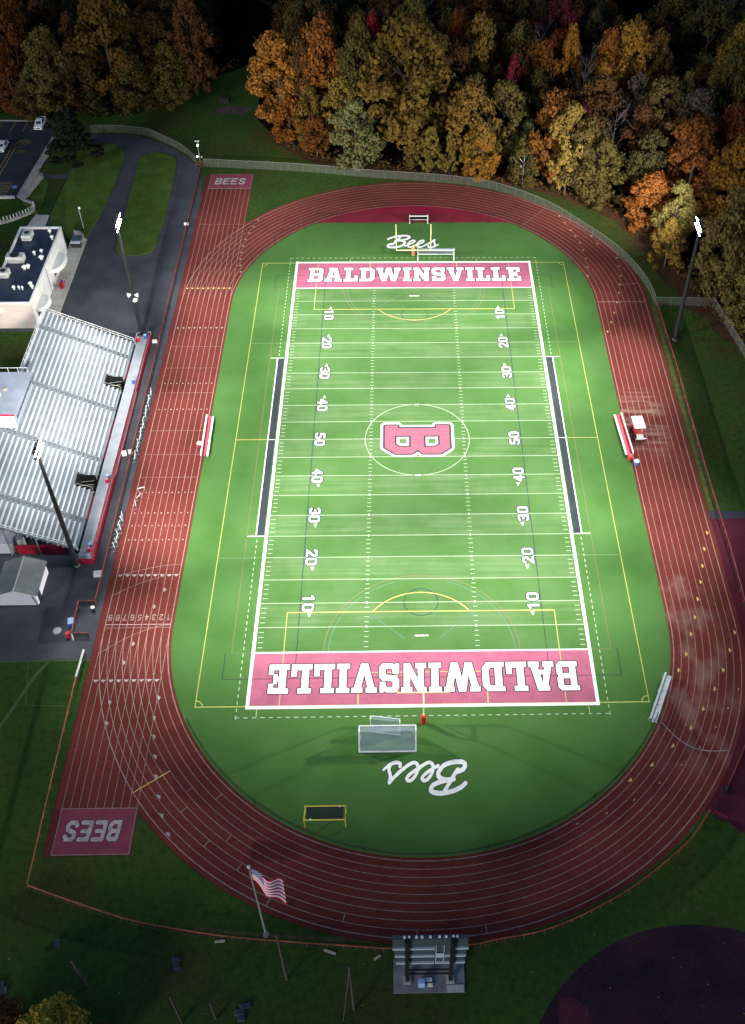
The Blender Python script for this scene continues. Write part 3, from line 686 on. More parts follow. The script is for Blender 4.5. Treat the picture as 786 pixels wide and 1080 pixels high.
for px, py in ((174, 622), (163, 640), (141, 679), (131, 699), (116, 741), (113, 763), (168, 736), (163, 757), (163, 777), (164, 798), (165, 819), (168, 840), (171, 860), (178, 880)):
    x, y = at(px, py); a = math.atan2(y + CY, x) if y < -CY else PI; bird(x, y, a + PI / 2 + PI, 'line_white')
for px, py in ((590, 228), (596, 235), (602, 243), (607, 249), (612, 256), (615, 264), (618, 273), (620, 282), (620, 291), (651, 272), (653, 281), (655, 291), (654, 300), (653, 309), (651, 319), (648, 330), (645, 340), (641, 350), (624, 249), (630, 257)):
    x, y = at(px, py); a = math.atan2(y - CY, x) if y > CY else 0; bird(x, y, a + PI / 2, 'line_gold', .42)
for px, py in ((746, 562), (743, 579), (741, 597), (739, 614), (736, 632), (733, 651), (729, 669), (724, 690), (716, 707), (775, 667), (770, 686), (763, 707), (754, 727), (742, 748), (729, 768), (710, 787), (688, 807), (665, 823)):
    x, y = at(px, py); a = math.atan2(y + CY, x) if y < -CY else 0; bird(x, y, a + PI / 2, 'line_gold', .48)
for px, py in ((779, 727), (768, 747), (755, 767), (738, 788), (719, 807), (696, 826), (669, 844), (640, 858), (609, 869)):
    x, y = at(px, py); bird(x, y, math.atan2(y + CY, x) + PI / 2, 'line_gold', .22)
def radial(ang, k0, k1, s, m='line_white', w=.12, z=.060, bend=0.0):
    c = CY * s; P = []
    for t in np.linspace(0, 1, 12):
        r = R0 + (k0 + (k1 - k0) * t) * LW; a = ang + bend * math.sin(PI * t); P.append((r * math.cos(a), c + r * math.sin(a)))
    tm.ribbon(P, w, z, m)
radial(math.radians(-28.2), 0, 9, -1, w=.11, bend=-.045)
for px, py, k in ((199, 834, 3), (193, 855, 5), (217, 891, 6), (245, 925, 6), (297, 929, 6), (282, 953, 8), (365, 960, 7), (440, 977, 8), (513, 980, 8), (238, 888, 4), (222, 848, 1)):
    x, y = at(px, py); a = math.atan2(y + CY, x); radial(a, k, k + 1, -1, 'line_track')
x, y = at(168, 820); radial(math.atan2(y + CY, x) - .0, 4, 9, -1, 'line_gold', w=.14)
for k in range(9):
    a = PI - .30 - .055 * k; r = lane(k); x, y = r * math.cos(a) , CY + r * math.sin(a); bird(x, y, a + PI / 2, 'line_white', .4)
radial(math.radians(0), 0, 9, 1, w=.12); radial(math.radians(8), 5, 9, 1, w=.1)
radial(math.radians(50), 0, 9, 1, 'line_track', w=.08)
for ya, yb in ((85.62, 91.9), (-76.35, -70.05)):
    tm.face([(XL, ya, .046), (XR, ya, .046), (XR, yb, .046), (XL, yb, .046)], 'box_crimson'); xm = [(XL, ya), (XR, ya), (XR, yb), (XL, yb)]
    for a, b in ((0, 1), (1, 2), (2, 3), (3, 0)): tm.ribbon([xm[a], xm[b]], .1, .050 + .002 * a, 'line_track')
for sgn in (1, -1):
    R4 = Raster(-46.6, -38.0, *(86.8, 90.8) if sgn > 0 else (-75.2, -71.2), .05)
    for q, ch in enumerate('BEES'):
        if sgn > 0: org, ux, uy = (-45.9 + q * 1.82, 87.3), (2.5, 0), (0, 2.9)
        else: org, ux, uy = (-38.85 - q * 1.82, -71.7), (-2.5, 0), (0, -2.9)
        R4.place(stroke_fn(ch, .1, .1), (0, .75, 0, 1), org, ux, uy, [(.1, 'shadow_ink'), (0, 'line_white')])
    R4.mesh_into(tm, .060)
struct('track_markings', tm)
# ------------------------------------------------------------------ grandstand
XF, XD, X1 = -51.1, -53.4, -53.6            # front wall, deck back edge, first row
NR, TR, RS, Z1 = 21, .722, .36, 1.55
YN, YS = 25.8, -26.7
AIS = (21.0, 6.2, -6.7, -20.7)
VOM = (13.3, -12.3)
gs = thing('grandstand', 'long silver aluminium grandstand with red front wall beside the track', 'grandstand', (-60, 0, 0))
def spans(y0, y1, cuts):
    out = []; a = y0
    for c0, c1 in sorted(cuts):
        if c0 > a: out.append((a, c0))
        a = max(a, c1)
    if a < y1: out.append((a, y1))
    return out
for i in range(NR):
    x = X1 - TR * i; z = Z1 + RS * i
    cutv = [(v - 1.5, v + 1.5) for v in VOM] if i < 4 else []
    for ya, yb in (((YS, -6.2), (5.2, YN)) if i >= 19 else ((YS, YN),)):
        mb = MB()
        for a, b in spans(ya, yb, cutv):
            mb.box(x - TR, x, a, b, z - .05, z, 'footboard'); mb.box(x - TR - .005, x - TR + .02, a, b, z - RS, z - .06, 'footboard')
        for a, b in spans(ya + .1, yb - .1, [(q - .62, q + .62) for q in AIS if ya < q < yb] + cutv):
            mb.box(x - TR + .02, x - TR + .33, a, b, z + .42, z + .47, 'aluminium')
            for y in np.arange(a + .4, b, 1.83): mb.box(x - TR + .12, x - TR + .2, y - .03, y + .03, z, z + .42, 'galvanised')
        part('bench_row', mb, gs)
mb = MB().box(XD, XF + .06, -28.2, 28.2, 1.02, 1.1, 'deck_metal')
for y in np.arange(-27, 28, 3.05): mb.box(XD, XF + .06, y - .015, y + .015, 1.1, 1.108, 'galvanised')
part('walkway', mb, gs)
mb = MB().box(XF, XF + .08, -28.3, 28.3, 0.02, 1.15, 'red_panel'); part('front_wall', mb, gs)
mb = MB().box(XD - .1, XF, -28.38, -28.3, .02, 1.25, 'red_panel'); part('front_wall', mb, gs)
mb = MB()
for y in np.arange(-28.2, 28.3, 1.88): mb.tube([(XF - .08, y, 1.1), (XF - .08, y, 2.0)], .03, 'galvanised', 5)
mb.tube([(XF - .08, -28.2, 2.0), (XF - .08, 28.2, 2.0)], .055, 'red_rail', 6); mb.box(XF - .11, XF - .09, -28.2, 28.2, 1.3, 1.75, 'red_panel')
part('guardrail', mb, gs)
mb = MB()
mk('banner_pink', (.55, .22, .26), .7)
mb.box(XF + .09, XF + .11, -9.5, 12.2, .45, 1.14, 'banner_pink'); mb.box(XF - .16, XF - .13, -9.5, 12.2, 1.28, 1.8, 'banner_pink'); part('banner', mb, gs, 'pale pink banner along the middle of the front rail')
for a in AIS:                                   # aisle steps and hoop handrails
    mb = MB()
    for i in range(NR):
        x = X1 - TR * i; z = Z1 + RS * i
        mb.box(x - .28, x - .0, a - .58, a + .58, z - .20, z - .055, 'deck_metal'); mb.box(x - .03, x + .01, a - .58, a + .58, z - .06, z + .015, 'dark_metal')
    part('aisle_steps', mb, gs)
    mb = MB()
    for i in range(NR):
        x = X1 - TR * i - .2; z = Z1 + RS * i
        if i % 1 == 0: mb.tube([(x, a, z), (x, a, z + .85), (x - .34, a, z + .98), (x - .34, a, z + .2)], .034, 'galvanised', 5)
        mb.box(x - .30, x - .02, a + .22, a + .5, z + .002, z + .012, 'dark_metal')
    part('aisle_handrail', mb, gs)
for a, b in ((15.3, 20.1), (-5.8, 4.6), (-20, -14.6)):
    part('front_partition', MB().box(X1 + .02, X1 + .09, a, b, 1.1, 1.5, 'red_panel'), gs)
for v in VOM:                                    # stairs rising through the seating
    mb = MB().box(X1 - 2.88, X1 - 2.80, v - 1.5, v + 1.5, .2, 2.9, 'black').box(X1 - 2.8, X1 - .2, v - 1.5, v - 1.44, .2, 2.3, 'black').box(X1 - 2.8, X1 - .2, v + 1.44, v + 1.5, .2, 2.3, 'black').box(X1 - 2.8, X1 - .2, v - 1.44, v + 1.44, .1, .18, 'black')
    for k in range(6): mb.box(X1 - .25 - k * .36, X1 - .55 - k * .36, v - .4, v + .4, .95 - .12 * k, 1.0 - .12 * k, 'wood')
    mb.tube([(X1 - .2, v - .45, 2.0), (X1 - 2.4, v - .45, 1.7)], .05, 'plank', 5).tube([(X1 - .2, v + .45, 2.0), (X1 - 2.4, v + .45, 1.7)], .04, 'galvanised', 5)
    part('entry_stairs', mb, gs)
    mb = MB()
    for q in (-1.55, 1.55):
        mb.tube([(X1 - .1, v + q, 1.1), (X1 - .1, v + q, 2.5), (X1 - 2.9, v + q, 3.6), (X1 - 2.9, v + q, 2.7)], .04, 'galvanised', 5)
    mb.tube([(X1 - 2.9, v - 1.55, 3.6), (X1 - 2.9, v + 1.55, 3.6)], .04, 'galvanised', 5); part('stair_rail', mb, gs)
XB = X1 - TR * NR; ZB = Z1 + RS * (NR - 1)
for y in (YN + .02, YS - .02):                   # end and back guard rails with mesh
    mb = MB(); f0, f1 = (X1, y, Z1), (XB, y, ZB)
    for h in (.55, 1.07): mb.tube([(f0[0], y, f0[2] + h), (f1[0], y, f1[2] + h)], .035, 'white_metal', 5)
    for t in np.linspace(0, 1, 12): mb.tube([(f0[0] + (f1[0] - f0[0]) * t, y, f0[2] - .3 + (f1[2] - f0[2]) * t), (f0[0] + (f1[0] - f0[0]) * t, y, f0[2] + 1.07 + (f1[2] - f0[2]) * t)], .03, 'white_metal', 5)
    mb.face([(f0[0], y, f0[2]), (f1[0], y, f1[2]), (f1[0], y, f1[2] + 1.05), (f0[0], y, f0[2] + 1.05)], 'chain_link')
    part('end_rail', mb, gs)
for a, b in ((YS, -6.3), (5.3, YN)):
    mb = MB()
    for h in (.6, 1.1): mb.tube([(XB, a, ZB + h), (XB, b, ZB + h)], .035, 'white_metal', 5)
    for y in np.arange(a, b + .1, 1.8): mb.tube([(XB, y, ZB - .3), (XB, y, ZB + 1.1)], .03, 'white_metal', 5)
    mb.wall([(XB, a), (XB, b)], ZB, ZB + 1.08, 'chain_link'); part('back_rail', mb, gs)
mb = MB()
for y in np.arange(YS + .4, YN, 4.2):           # steel bents below
    for t in (.1, .4, .7, .98): x = X1 + (XB - X1) * t; mb.box(x - .08, x + .08, y - .08, y + .08, .02, Z1 + (ZB - Z1) * t - .5, 'galvanised')
    mb.tube([(X1, y, Z1 - .45), (XB, y, ZB - .45)], .1, 'galvanised', 4)
part('steel_frame', mb, gs)
for q in (28.3, -28.3):
    mb = MB().tube([(XD, q * .998, 1.1), (XD, q * .998, 2.15), (XF, q * .998, 2.15)], .04, 'white_metal', 5)
    if q < 0: part('deck_rail', mb, gs)
part('deck_rail', mb, gs); part('deck_rail', MB().tube([(XD, 28.2, 2.1), (XD, 25.7, 2.15), (XD, 25.7, 1.1)], .04, 'white_metal', 5), gs)
def stairs_(y, d):
    mb = MB()
    for k in range(6): mb.box(XD + .3, XF - .3, y + d * k * .3, y + d * (k + 1) * .3, .9 - k * .17, .96 - k * .17, 'footboard')
    for x in (XD + .3, XF - .3): mb.tube([(x, y, 2.0), (x, y + d * 1.8, 1.0), (x, y + d * 1.8, .05)], .04, 'white_metal', 5)
    part('end_stairs', mb, gs)
stairs_(28.32, 1)
# press box on top of the stand
pb = thing('press_box', 'grey roofed white press box on top of the silver stand', 'press box', (-68.5, -.5, ZB - .3))
x0, x1, y0, y1, z0, z1 = -71.0, -66.1, -5.8, 4.8, ZB - .25, 11.3
mk('press_roof', (.27, .30, .37), .6, var=.12, scale=.5)
part('wall', MB().box(x0, x1, y0, y1, z0, z1, 'pale_wall').box(x1 + .004, x1 + .03, y0, y1, z0, z1, 'press_roof'), pb)
rf = part('roof', MB().box(x0 - .15, x1 + .7, y0 - .15, y1 + .15, z1 + .003, z1 + .18, 'press_roof'), pb)
mb = MB()
for y in np.arange(y0 + .9, y1 - .6, 1.6): mb.box(x1 + .033, x1 + .05, y, y + 1.5, z0 + 1.05, z0 + 2.0, 'glass')
part('window', mb, pb); part('fascia', MB().box(x0 - .16, x1 + .26, y0 - .2, y0 - .155, z1 - .2, z1 + .19, 'red_panel'), pb)
mb = MB(); P = [(x0, y0), (x0, y1), (x1, y1)]
for a, b in zip(P[:-1], P[1:]):
    mb.tube([(*a, z1 + 1.2), (*b, z1 + 1.2)], .035, 'white_metal', 5)
for p in resample(P, 1.8): mb.tube([(*p, z1 + .15), (*p, z1 + 1.2)], .03, 'white_metal', 5)
part('roof_railing', mb, pb)
part('roof_hatch', MB().box(-70.3, -69.2, -2.4, -.9, z1 + .18, z1 + .75, 'hvac'), pb); part('roof_box', MB().box(-69.15, -68.6, .0, .6, z1 + .18, z1 + .4, 'plank'), pb)
part('loudspeaker', MB().box(-70.2, -69.9, y0 - .5, y0 - .02, z0 + 1.6, z0 + 2.0, 'dark_metal'), pb)
# bins on the walkway
for k, (y, a, b, l1, l2) in enumerate(((27.4, 'red', 'blue', 'at the far end of the stand walkway by the corner rail', 0), (-26.2, 'red', 'blue', 'at the near end of the stand walkway', 0), (-10.9, 'red', 'blue', 'on the stand walkway by the nearer stair opening', 0), (14.0, None, 'blue', 'on the stand walkway by the farther stair opening', 0))):
    for c, dy in ((a, -.42), (b, .42)):
        if not c: continue
        t = thing('recycling_bin', '%s bin %s' % (c, l1), 'bin', (-51.9 - (.3 if k == 0 and c == 'red' else 0) - (.9 if k == 0 and c == 'red' else 0), y + dy, 1.1), 'bins on the grandstand walkway')
        part('bin_body', MB().tube([(0, 0, 0), (0, 0, .85)], [.30, .34], c, 10), t, local=True); part('lid', MB().tube([(0, 0, .853), (0, 0, .93)], [.36, .2], 'pale_blue' if c == 'blue' else 'banner_pink', 10), t, local=True)
# red screen and store at the near end of the stand
t = thing('screen_wall', 'red panel wall closing the underside of the stand at its near end', 'wall', (-59.6, -26.1, 0))
mb = MB().box(-63.3, -55.9, -26.14, -26.06, .02, 2.1, 'red_panel')
part('panel', mb, t); mb = MB()
for x in np.linspace(-63.2, -56, 5): mb.box(x - .05, x + .05, -26.05, -25.95, .02, 2.1, 'dark_metal')
part('post', mb, t)
t = thing('storage_shed', 'low white flat roofed store under the near end of the stand', 'shed', (-67, -24.5, 0))
part('wall', MB().box(-70, -64, -26, -23.4, .02, 2.3, 'shed_wall'), t); part('roof', MB().box(-70.2, -63.8, -26.2, -23.2, 2.303, 2.5, 'white_metal'), t)
t = thing('storage_tank', 'grey drum tank behind the red wall under the stand', 'tank', (-63.0, -24.6, 0)); part('drum', MB().tube([(-63, -24.6, .02), (-63, -24.6, 2.3)], .7, 'hvac', 14), t); part('lid', MB().tube([(-63, -24.6, 2.303), (-63, -24.6, 2.4)], [.73, .5], 'galvanised', 14), t)
# gable shed on the plaza
t = thing('gable_shed', 'small white shed with grey green gable roof on the asphalt plaza', 'shed', (-60.7, -33, 0))
xw, xe, xr, ys, yn = -63.9, -57.4, -60.65, -36.4, -30.0
part('wall', MB().prism([(xw + .3, ys), (xe - .35, ys), (xe - .35, yn), (xw + .3, yn)], .02, 2.45, 'shed_wall').face([(xw + .3, ys, 2.45), (xe - .35, ys, 2.45), (xr, ys, 3.5)], 'shed_wall').face([(xw + .3, yn, 2.45), (xe - .35, yn, 2.45), (xr, yn, 3.5)], 'shed_wall'), t)
rf = MB()
for s, xo in ((-1, xw), (1, xe)):
    rf.face([(xo, ys - .25, 2.42), (xr, ys - .25, 3.62), (xr, yn + .25, 3.62), (xo, yn + .25, 2.42)], 'shed_roof').face([(xo, ys - .25, 2.32), (xr, ys - .25, 3.52), (xr, yn + .25, 3.52), (xo, yn + .25, 2.32)], 'shed_roof')
    rf.face([(xo, ys - .25, 2.32), (xr, ys - .25, 3.52), (xr, ys - .25, 3.62), (xo, ys - .25, 2.42)], 'white_metal')
ro = part('roof', rf, t); part('ridge_cap', MB().tube([(xr, ys - .26, 3.62), (xr, yn + .26, 3.62)], .12, 'shed_roof_ridge', 6), ro)
part('door', MB().box(xe - .34, xe - .30, -35.8, -34.6, .05, 2.1, 'dark_metal'), t); part('downpipe', MB().tube([(xe - .9, ys - .06, 2.4), (xe - .5, ys - .06, .1)], .05, 'dark_metal', 5), t)
# flat roofed concession building
cb = thing('concession_building', 'white flat roofed building with dark blue roof and rooftop units behind the stand', 'building', (-78, 46, 0))
bx0, bx1, by0, by1, bz = -82.2, -73.75, 32.6, 59.6, 5.75
part('wall', MB().box(bx0, bx1 - .02, by0, by0 + .25, .02, bz, 'pink_wall').box(bx1 - .25, bx1, by0 + .25, by1, .02, bz, 'pale_wall').box(bx0, bx0 + .25, by0 + .25, by1, .02, bz, 'pale_wall').box(bx0 + .25, bx1 - .25, by1 - .25, by1 - .004, .02, bz, 'pink_wall'), cb)
part('roof', MB().box(bx0 + .25, bx1 - .25, by0 + .25, by1 - .25, bz - .4, bz - .2, 'roof_membrane'), cb)
mb = MB()
for a in ((bx0 - .05, bx1 + .05, by0 - .05, by0 + .32), (bx0 - .05, bx1 + .05, by1 - .32, by1 + .05), (bx0 - .05, bx0 + .32, by0 + .33, by1 - .33), (bx1 - .32, bx1 + .05, by0 + .33, by1 - .33)): mb.box(*a, bz + .003, bz + .3, 'white_paint')
part('parapet', mb, cb)
RZ = bz - .2
def unit(px, py, sx, sy, h, lb):
    x, y = at(px, py, RZ + h / 2); mb = MB().box(x - sx / 2, x + sx / 2, y - sy / 2, y + sy / 2, RZ + .05, RZ + h, 'hvac').box(x - sx / 2 + .1, x + sx / 2 - .1, y - sy / 2 - .01, y + sy / 2 + .01, RZ + .2, RZ + h * .6, 'galvanised')
    o = part('rooftop_unit', mb, cb, lb); part('fan_grille', MB().tube([(x, y, RZ + h + .003), (x, y, RZ + h + .08)], sx * .28, 'dark_metal', 12), o)
unit(29, 248, 1.9, 2.6, 1.2, None); unit(16.5, 272, 3.4, 1.9, 1.4, 'wide pale rooftop unit'); unit(4, 288, 2, 2, 1.2, None)
for px, py, r in ((52.5, 243.5, .34), (54.8, 250, .34), (36, 266.5, .3), (43.7, 264.5, .32), (43.5, 271, .48), (25.5, 281.5, .45), (29.5, 280.5, .4), (14.5, 303, .3), (20, 303, .2), (23.5, 303.5, .2), (32, 299, .35), (34, 302, .3)):
    x, y = at(px, py, RZ + .5); part('roof_vent', MB().tube([(x, y, RZ), (x, y, RZ + .55)], r * .7, 'hvac', 8).tube([(x, y, RZ + .56), (x, y, RZ + .62), (x, y, RZ + .9)], [r * 1.25, r * 1.25, r * .5], 'white_metal', 8), cb)
def canopy(yc, ln, dp):                          # half barrel awnings over the serving hatches
    mb = MB(); n = 12; P = [(bx1 + dp * math.sin(a) ** .8, yc - ln / 2 * math.cos(a)) for a in np.linspace(0, PI, 16)]
    mb.prism(P, 2.9, 3.05, 'white_paint')
    Q = [(bx1 + (p[0] - bx1) * .8, yc + (p[1] - yc) * .9) for p in P]
    for k in range(15): mb.face([(*P[k], 3.053), (*P[k + 1], 3.053), (*Q[k + 1], 3.5), (*Q[k], 3.5)], 'white_paint')
    mb.face([(*q, 3.5) for q in Q], 'white_paint'); part('canopy', mb, cb)
canopy(50.8, 7.4, 2.3); canopy(36.6, 5.4, 2.3)
part('serving_hatch', MB().box(bx1 + .003, bx1 + .06, 48.6, 53, 1.1, 2.5, 'dark_metal'), cb); part('serving_hatch', MB().box(bx1 + .003, bx1 + .06, 34.6, 38.5, 1.1, 2.5, 'dark_metal'), cb)
part('door', MB().box(-77.2, -76.2, by0 - .05, by0 - .003, .05, 2.2, 'hvac'), cb); part('drainpipe', MB().tube([(bx1 + .08, 44.6, .15), (bx1 + .08, 44.6, bz)], .07, 'galvanised', 6), cb); part('drainpipe', MB().tube([(bx1 + .08, 59.0, .15), (bx1 + .08, 59.0, bz)], .07, 'galvanised', 6), cb)
part('wall_lamp', MB().box(-80.2, -79.6, by0 - .2, by0 - .003, 4.1, 4.4, 'small_glow'), cb)
t = thing('entrance_wall', 'low curved grey wall beside the far corner of the white building', 'wall', (-72.5, 63.5, 0))
P = [(-73.6 + 2.6 * math.sin(a), 63.2 + 2.6 * math.cos(a)) for a in np.linspace(.05, 1.9, 12)]
part('curved_wall', MB().ribbon(P, .35, 1.3, 'concrete').wall([(p[0] * 1 + .12, p[1] + .1) for p in P], 0, 1.3, 'concrete').wall([(p[0] - .12, p[1] - .1) for p in P], 0, 1.3, 'concrete'), t); part('hatch', MB().box(-73.2, -71.2, 60.8, 61.6, .14, 1.2, 'dark_metal').box(-73.25, -71.15, 60.75, 61.65, 1.203, 1.3, 'white_paint'), t)
# serving-side clutter
t = thing('drinks_cooler', 'red and blue drinks stand below the canopy of the white building', 'stand', (-72.0, 46.3, .14)); part('cabinet', MB().box(-.35, .35, -.6, .5, 0, 1.1, 'red'), t, local=True); part('display', MB().box(-.3, .3, .503, .62, .3, 1.3, 'blue'), t, local=True)
t = thing('wooden_table', 'small brown wooden table by the white building hatch', 'table', (-72.2, 48.6, .14)); part('tabletop', MB().box(-.5, .5, -.8, .8, .72, .78, 'plank'), t, local=True)
for a in (-.4, .4):
    for b in (-.7, .7): part('leg', MB().box(a - .04, a + .04, b - .04, b + .04, 0, .717, 'wood'), t, local=True)

# ------------------------------------------------------------------ floodlights
def flood(x, y, H, label, tx, horns=False, box_z=None):
    t = thing('floodlight', label, 'floodlight', (x, y, 0), 'floodlight poles round the field')
    part('pole', MB().tube([(x, y, 0), (x, y, H * .5), (x, y, H)], [.42, .34, .22], 'pole_steel', 10), t)
    part('base_plate', MB().tube([(x, y, .02), (x, y, .25)], .5, 'concrete', 10), t)
    part('control_box', MB().box(x - .28, x + .28, y - .5, y - .3, 3.2, 4.6, 'pole_steel').tube([(x, y, 3.1), (x, y, 4.7)], .42, 'pole_steel', 8), t)
    s = 1 if tx > x else -1
    part('crossarm', MB().box(x - .1, x + .1, y - 1.5, y + 1.5, H - .9, H - .78, 'pole_steel').box(x - .1, x + .1, y - 1.5, y + 1.5, H + .2, H + .32, 'pole_steel'), t)
    for zz, ys_ in ((H + .26, (-1.35, -.45, .45, 1.35)), (H - .84, (-1.35, -.45, .45, 1.35))):
        for dy in ys_:
            o = part('lamp_head', MB().tube([(x + s * .12, y + dy, zz), (x + s * .42, y + dy, zz - .12)], [.2, .5], 'pole_steel', 10), t)
            part('lens', MB().tube([(x + s * .425, y + dy, zz - .122), (x + s * .47, y + dy, zz - .14)], [.54, .5], 'lamp_glow', 12), o)
    if horns:
        for dx, dy, dz in ((-.75, -.2, .35), (.3, -.5, -.5), (.75, .1, .1)):
            part('horn_loudspeaker', MB().tube([(x + dx * .4, y + dy * .4, 9.3 + dz), (x + dx * 1.25, y + dy * 1.25, 9.2 + dz)], [.15, .5], 'white_metal', 10), t)
    return t
flood(-53.1, 30.1, 25.2, 'tall dark floodlight pole with white horn loudspeakers at the far end of the stand', 0, True)
flood(-53.6, -28.6, 25.2, 'tall dark floodlight pole at the near red corner of the stand', 0, False)
flood(50.75, 28.0, 25.4, 'tall dark floodlight pole on the grass by the tree edge at right', 0, False)
flood(56.5, -28.0, 25.4, 'tall dark floodlight pole on the maroon apron past the right edge', 0, False)

# ------------------------------------------------------------------ goals
def goalpost(y, s, label, pad):
    t = thing('goal_post', label, 'goal post', (0, y + s * 2.9, 0), 'football goal posts'); b = y + s * 2.9
    part('post', MB().tube([(0, b, .02), (0, b, 2.0), (0, b - s * .7, 2.9), (0, y, 3.05)], .11, 'goalpost_yellow', 8), t); part('crossbar', MB().tube([(-3.66, y, 3.05), (3.66, y, 3.05)], .10, 'goalpost_yellow', 8), t)
    for x in (-3.6, 3.6): part('upright', MB().tube([(x, y, 3.1), (x, y, 9.2)], .075, 'goalpost_yellow', 8), t)
    part('base_pad', MB().tube([(0, b, .03), (0, b, 1.8)], .36, pad, 10), t)
goalpost(54.9, 1, 'yellow goal post with orange pad at the far end of the field', 'orange_pad'); goalpost(-54.9, -1, 'yellow goal post with red pad at the near end of the field', 'pad_red')
def soccer(name, x0, x1, yf, yb, h, label, net, r=.07, cat='goal', frame='white_paint', dy=0.0):
    xm = (x0 + x1) / 2; t = thing(name, label, cat, (xm, yf, .03), 'goals parked behind the end zones'); hw = (x1 - x0) / 2; d = yb - yf; td = d * .35
    mb = MB().tube([(-hw, 0, 0), (-hw, 0, h), (hw, dy, h), (hw, dy, 0)], r, frame, 6); part('goal_frame', mb, t, local=True)
    mb = MB().tube([(-hw, 0, .05), (-hw, d, .05), (hw, d + dy, .05), (hw, dy, .05)], r * .95, frame, 6).tube([(-hw, 0, h), (-hw, td, h), (-hw, d, .05)], r * .8, frame, 5).tube([(hw, dy, h), (hw, td + dy, h), (hw, d + dy, .05)], r * .8, frame, 5); part('back_frame', mb, t, local=True)
    mb = MB().face([(-hw, td, h), (hw, td + dy, h), (hw, d + dy, .06), (-hw, d, .06)], net).face([(-hw, 0, h), (hw, dy, h), (hw, td + dy, h), (-hw, td, h)], net)
    for x, q in ((-hw, 0), (hw, dy)): mb.face([(x, q, h), (x, td + q, h), (x, d + q, .06), (x, q, .06)], net)
    part('net', mb, t, local=True)
soccer('soccer_goal', -8.75, -1.1, -59.75, -62.3, 2.44, 'wide white soccer goal with pale net behind the near end zone', 'goal_net', .13)
soccer('small_goal', -7.28, -3.27, -57.9, -59.2, 1.95, 'small white goal with open frame just beyond the wide near goal', 'goal_net', .10, dy=-.55)
soccer('soccer_goal', .95, 8.6, 55.75, 58.0, 2.44, 'wide white soccer goal at the far end line beside the far goal post', 'goal_net', .13)
soccer('small_goal', -.65, 3.35, 70.2, 71.8, 1.9, 'small white goal with black net at the edge of the far grass', 'dark_net', .11)
t = thing('lineman_chute', 'yellow framed chute with dark mesh top on the near grass', 'training frame', (-12.85, -72.0, .03))
hw, y0, y1, h = 2.6, -1.15, .75, 2.1
part('top_frame', MB().tube([(-hw, y0, h), (hw, y0, h), (hw, y1, h), (-hw, y1, h), (-hw, y0, h)], .09, 'yellow_paint', 6), t, local=True)
for x in (-hw, hw):
    for y in (y0, y1): part('leg', MB().tube([(x, y, 0), (x, y, h)], .07, 'yellow_paint', 6), t, local=True)
part('mesh_top', MB().face([(-hw + .25, y0 + .1, h - .02), (hw - .25, y0 + .1, h - .02), (hw - .25, y1 - .1, h - .02), (-hw + .25, y1 - .1, h - .02)], 'dark_net'), t, local=True)
for x, y in ((1.9, y1 - .12), (-1.8, y0 + .02)): part('ball_joint', MB().sphere((x, y, h + .12), .13, 'white_paint'), t, local=True)
# team benches
def bench(x, ya, yb, rx, label):
    t = thing('team_bench', label, 'bench', (x, (ya + yb) / 2, .03), 'team benches beside the track'); t.rotation_euler = (0, 0, rx); L = (yb - ya) / 2; s = 1 if x > 0 else -1
    part('seat', MB().box(-.42, .30, -L, L, .42, .47, 'seat_red'), t, local=True); part('seat_edge', MB().box(-s * .62 - .17, -s * .62 + .17, -L, L, .44, .50, 'white_paint'), t, local=True)
    part('backrest', MB().box(s * .48 - .06, s * .48 + .14, -L, L, .5, 1.0, 'white_paint').box(s * .40 - .03, s * .40 + .02, -L, L, .5, .9, 'seat_red'), t, local=True)
    for q in np.linspace(-L + .5, L - .5, 4): part('leg', MB().box(-.4, .4, q - .06, q + .06, 0, .418, 'dark_metal').tube([(s * .4, q, .2), (s * .46, q, .95)], .04, 'dark_metal', 5), t, local=True)
bench(-36.95, -4.6, 5.7, .02, 'long red and white bench on the stand side of the field'); bench(36.5, -4.9, 5.5, .055, 'long red and white bench beside the white golf cart')
def cooler(x, y, c, lid, label):
    t = thing('drinks_cooler', label, 'cooler', (x, y, .03)); part('body', MB().tube([(0, 0, 0), (0, 0, .75)], [.40, .46], c, 12), t, local=True); part('lid', MB().tube([(0, 0, .753), (0, 0, .9)], [.5, .42], lid, 12), t, local=True)
cooler(-37.9, -1.6, 'seat_red', 'white_paint', 'white topped red cooler beside the stand side bench'); cooler(36.75, -5.6, 'red', 'red', 'red cooler at the near end of the right hand bench'); cooler(37.6, -6.9, 'blue', 'pale_blue', 'blue cooler with pale lid past the right hand bench')
# golf cart
t = thing('golf_cart', 'white roofed red golf cart parked on the far track straight', 'golf cart', (39.15, 1.2, .036), rz=.06)
part('roof', MB().obox((0, .55, 2.0), (2.0, 3.3, .12), 0, 'white_paint', .94), t, local=True)
part('body', MB().obox((0, .3, .62), (1.45, 2.6, .5), 0, 'red', .92).obox((0, -1.75, .62), (1.25, 1.1, .45), 0, 'white_paint', .8).obox((0, -1.1, .4), (1.3, .8, .12), 0, 'dark_metal'), t, local=True)
part('seat', MB().box(-.65, .65, .0, .55, .87, 1.0, 'red').box(-.65, .65, .56, .68, .9, 1.4, 'red'), t, local=True); part('cargo_bed', MB().box(-.75, .75, .9, 1.9, .6, 1.0, 'red').box(-.8, -.76, .9, 1.9, 1.0, 1.2, 'dark_metal'), t, local=True)
part('windscreen', MB().face([(-.65, -1.15, .95), (.65, -1.15, .95), (.65, -.95, 1.9), (-.65, -.95, 1.9)], 'chain_link'), t, local=True); part('bumper', MB().box(-.95, .95, -2.38, -2.26, .55, .72, 'white_paint'), t, local=True)
mb = MB()
for x in (-.7, .7):
    for y in (-1.0, 1.6): mb.tube([(x, y, .8), (x, y + (.1 if y < 0 else 0), 1.95)], .035, 'dark_metal', 5)
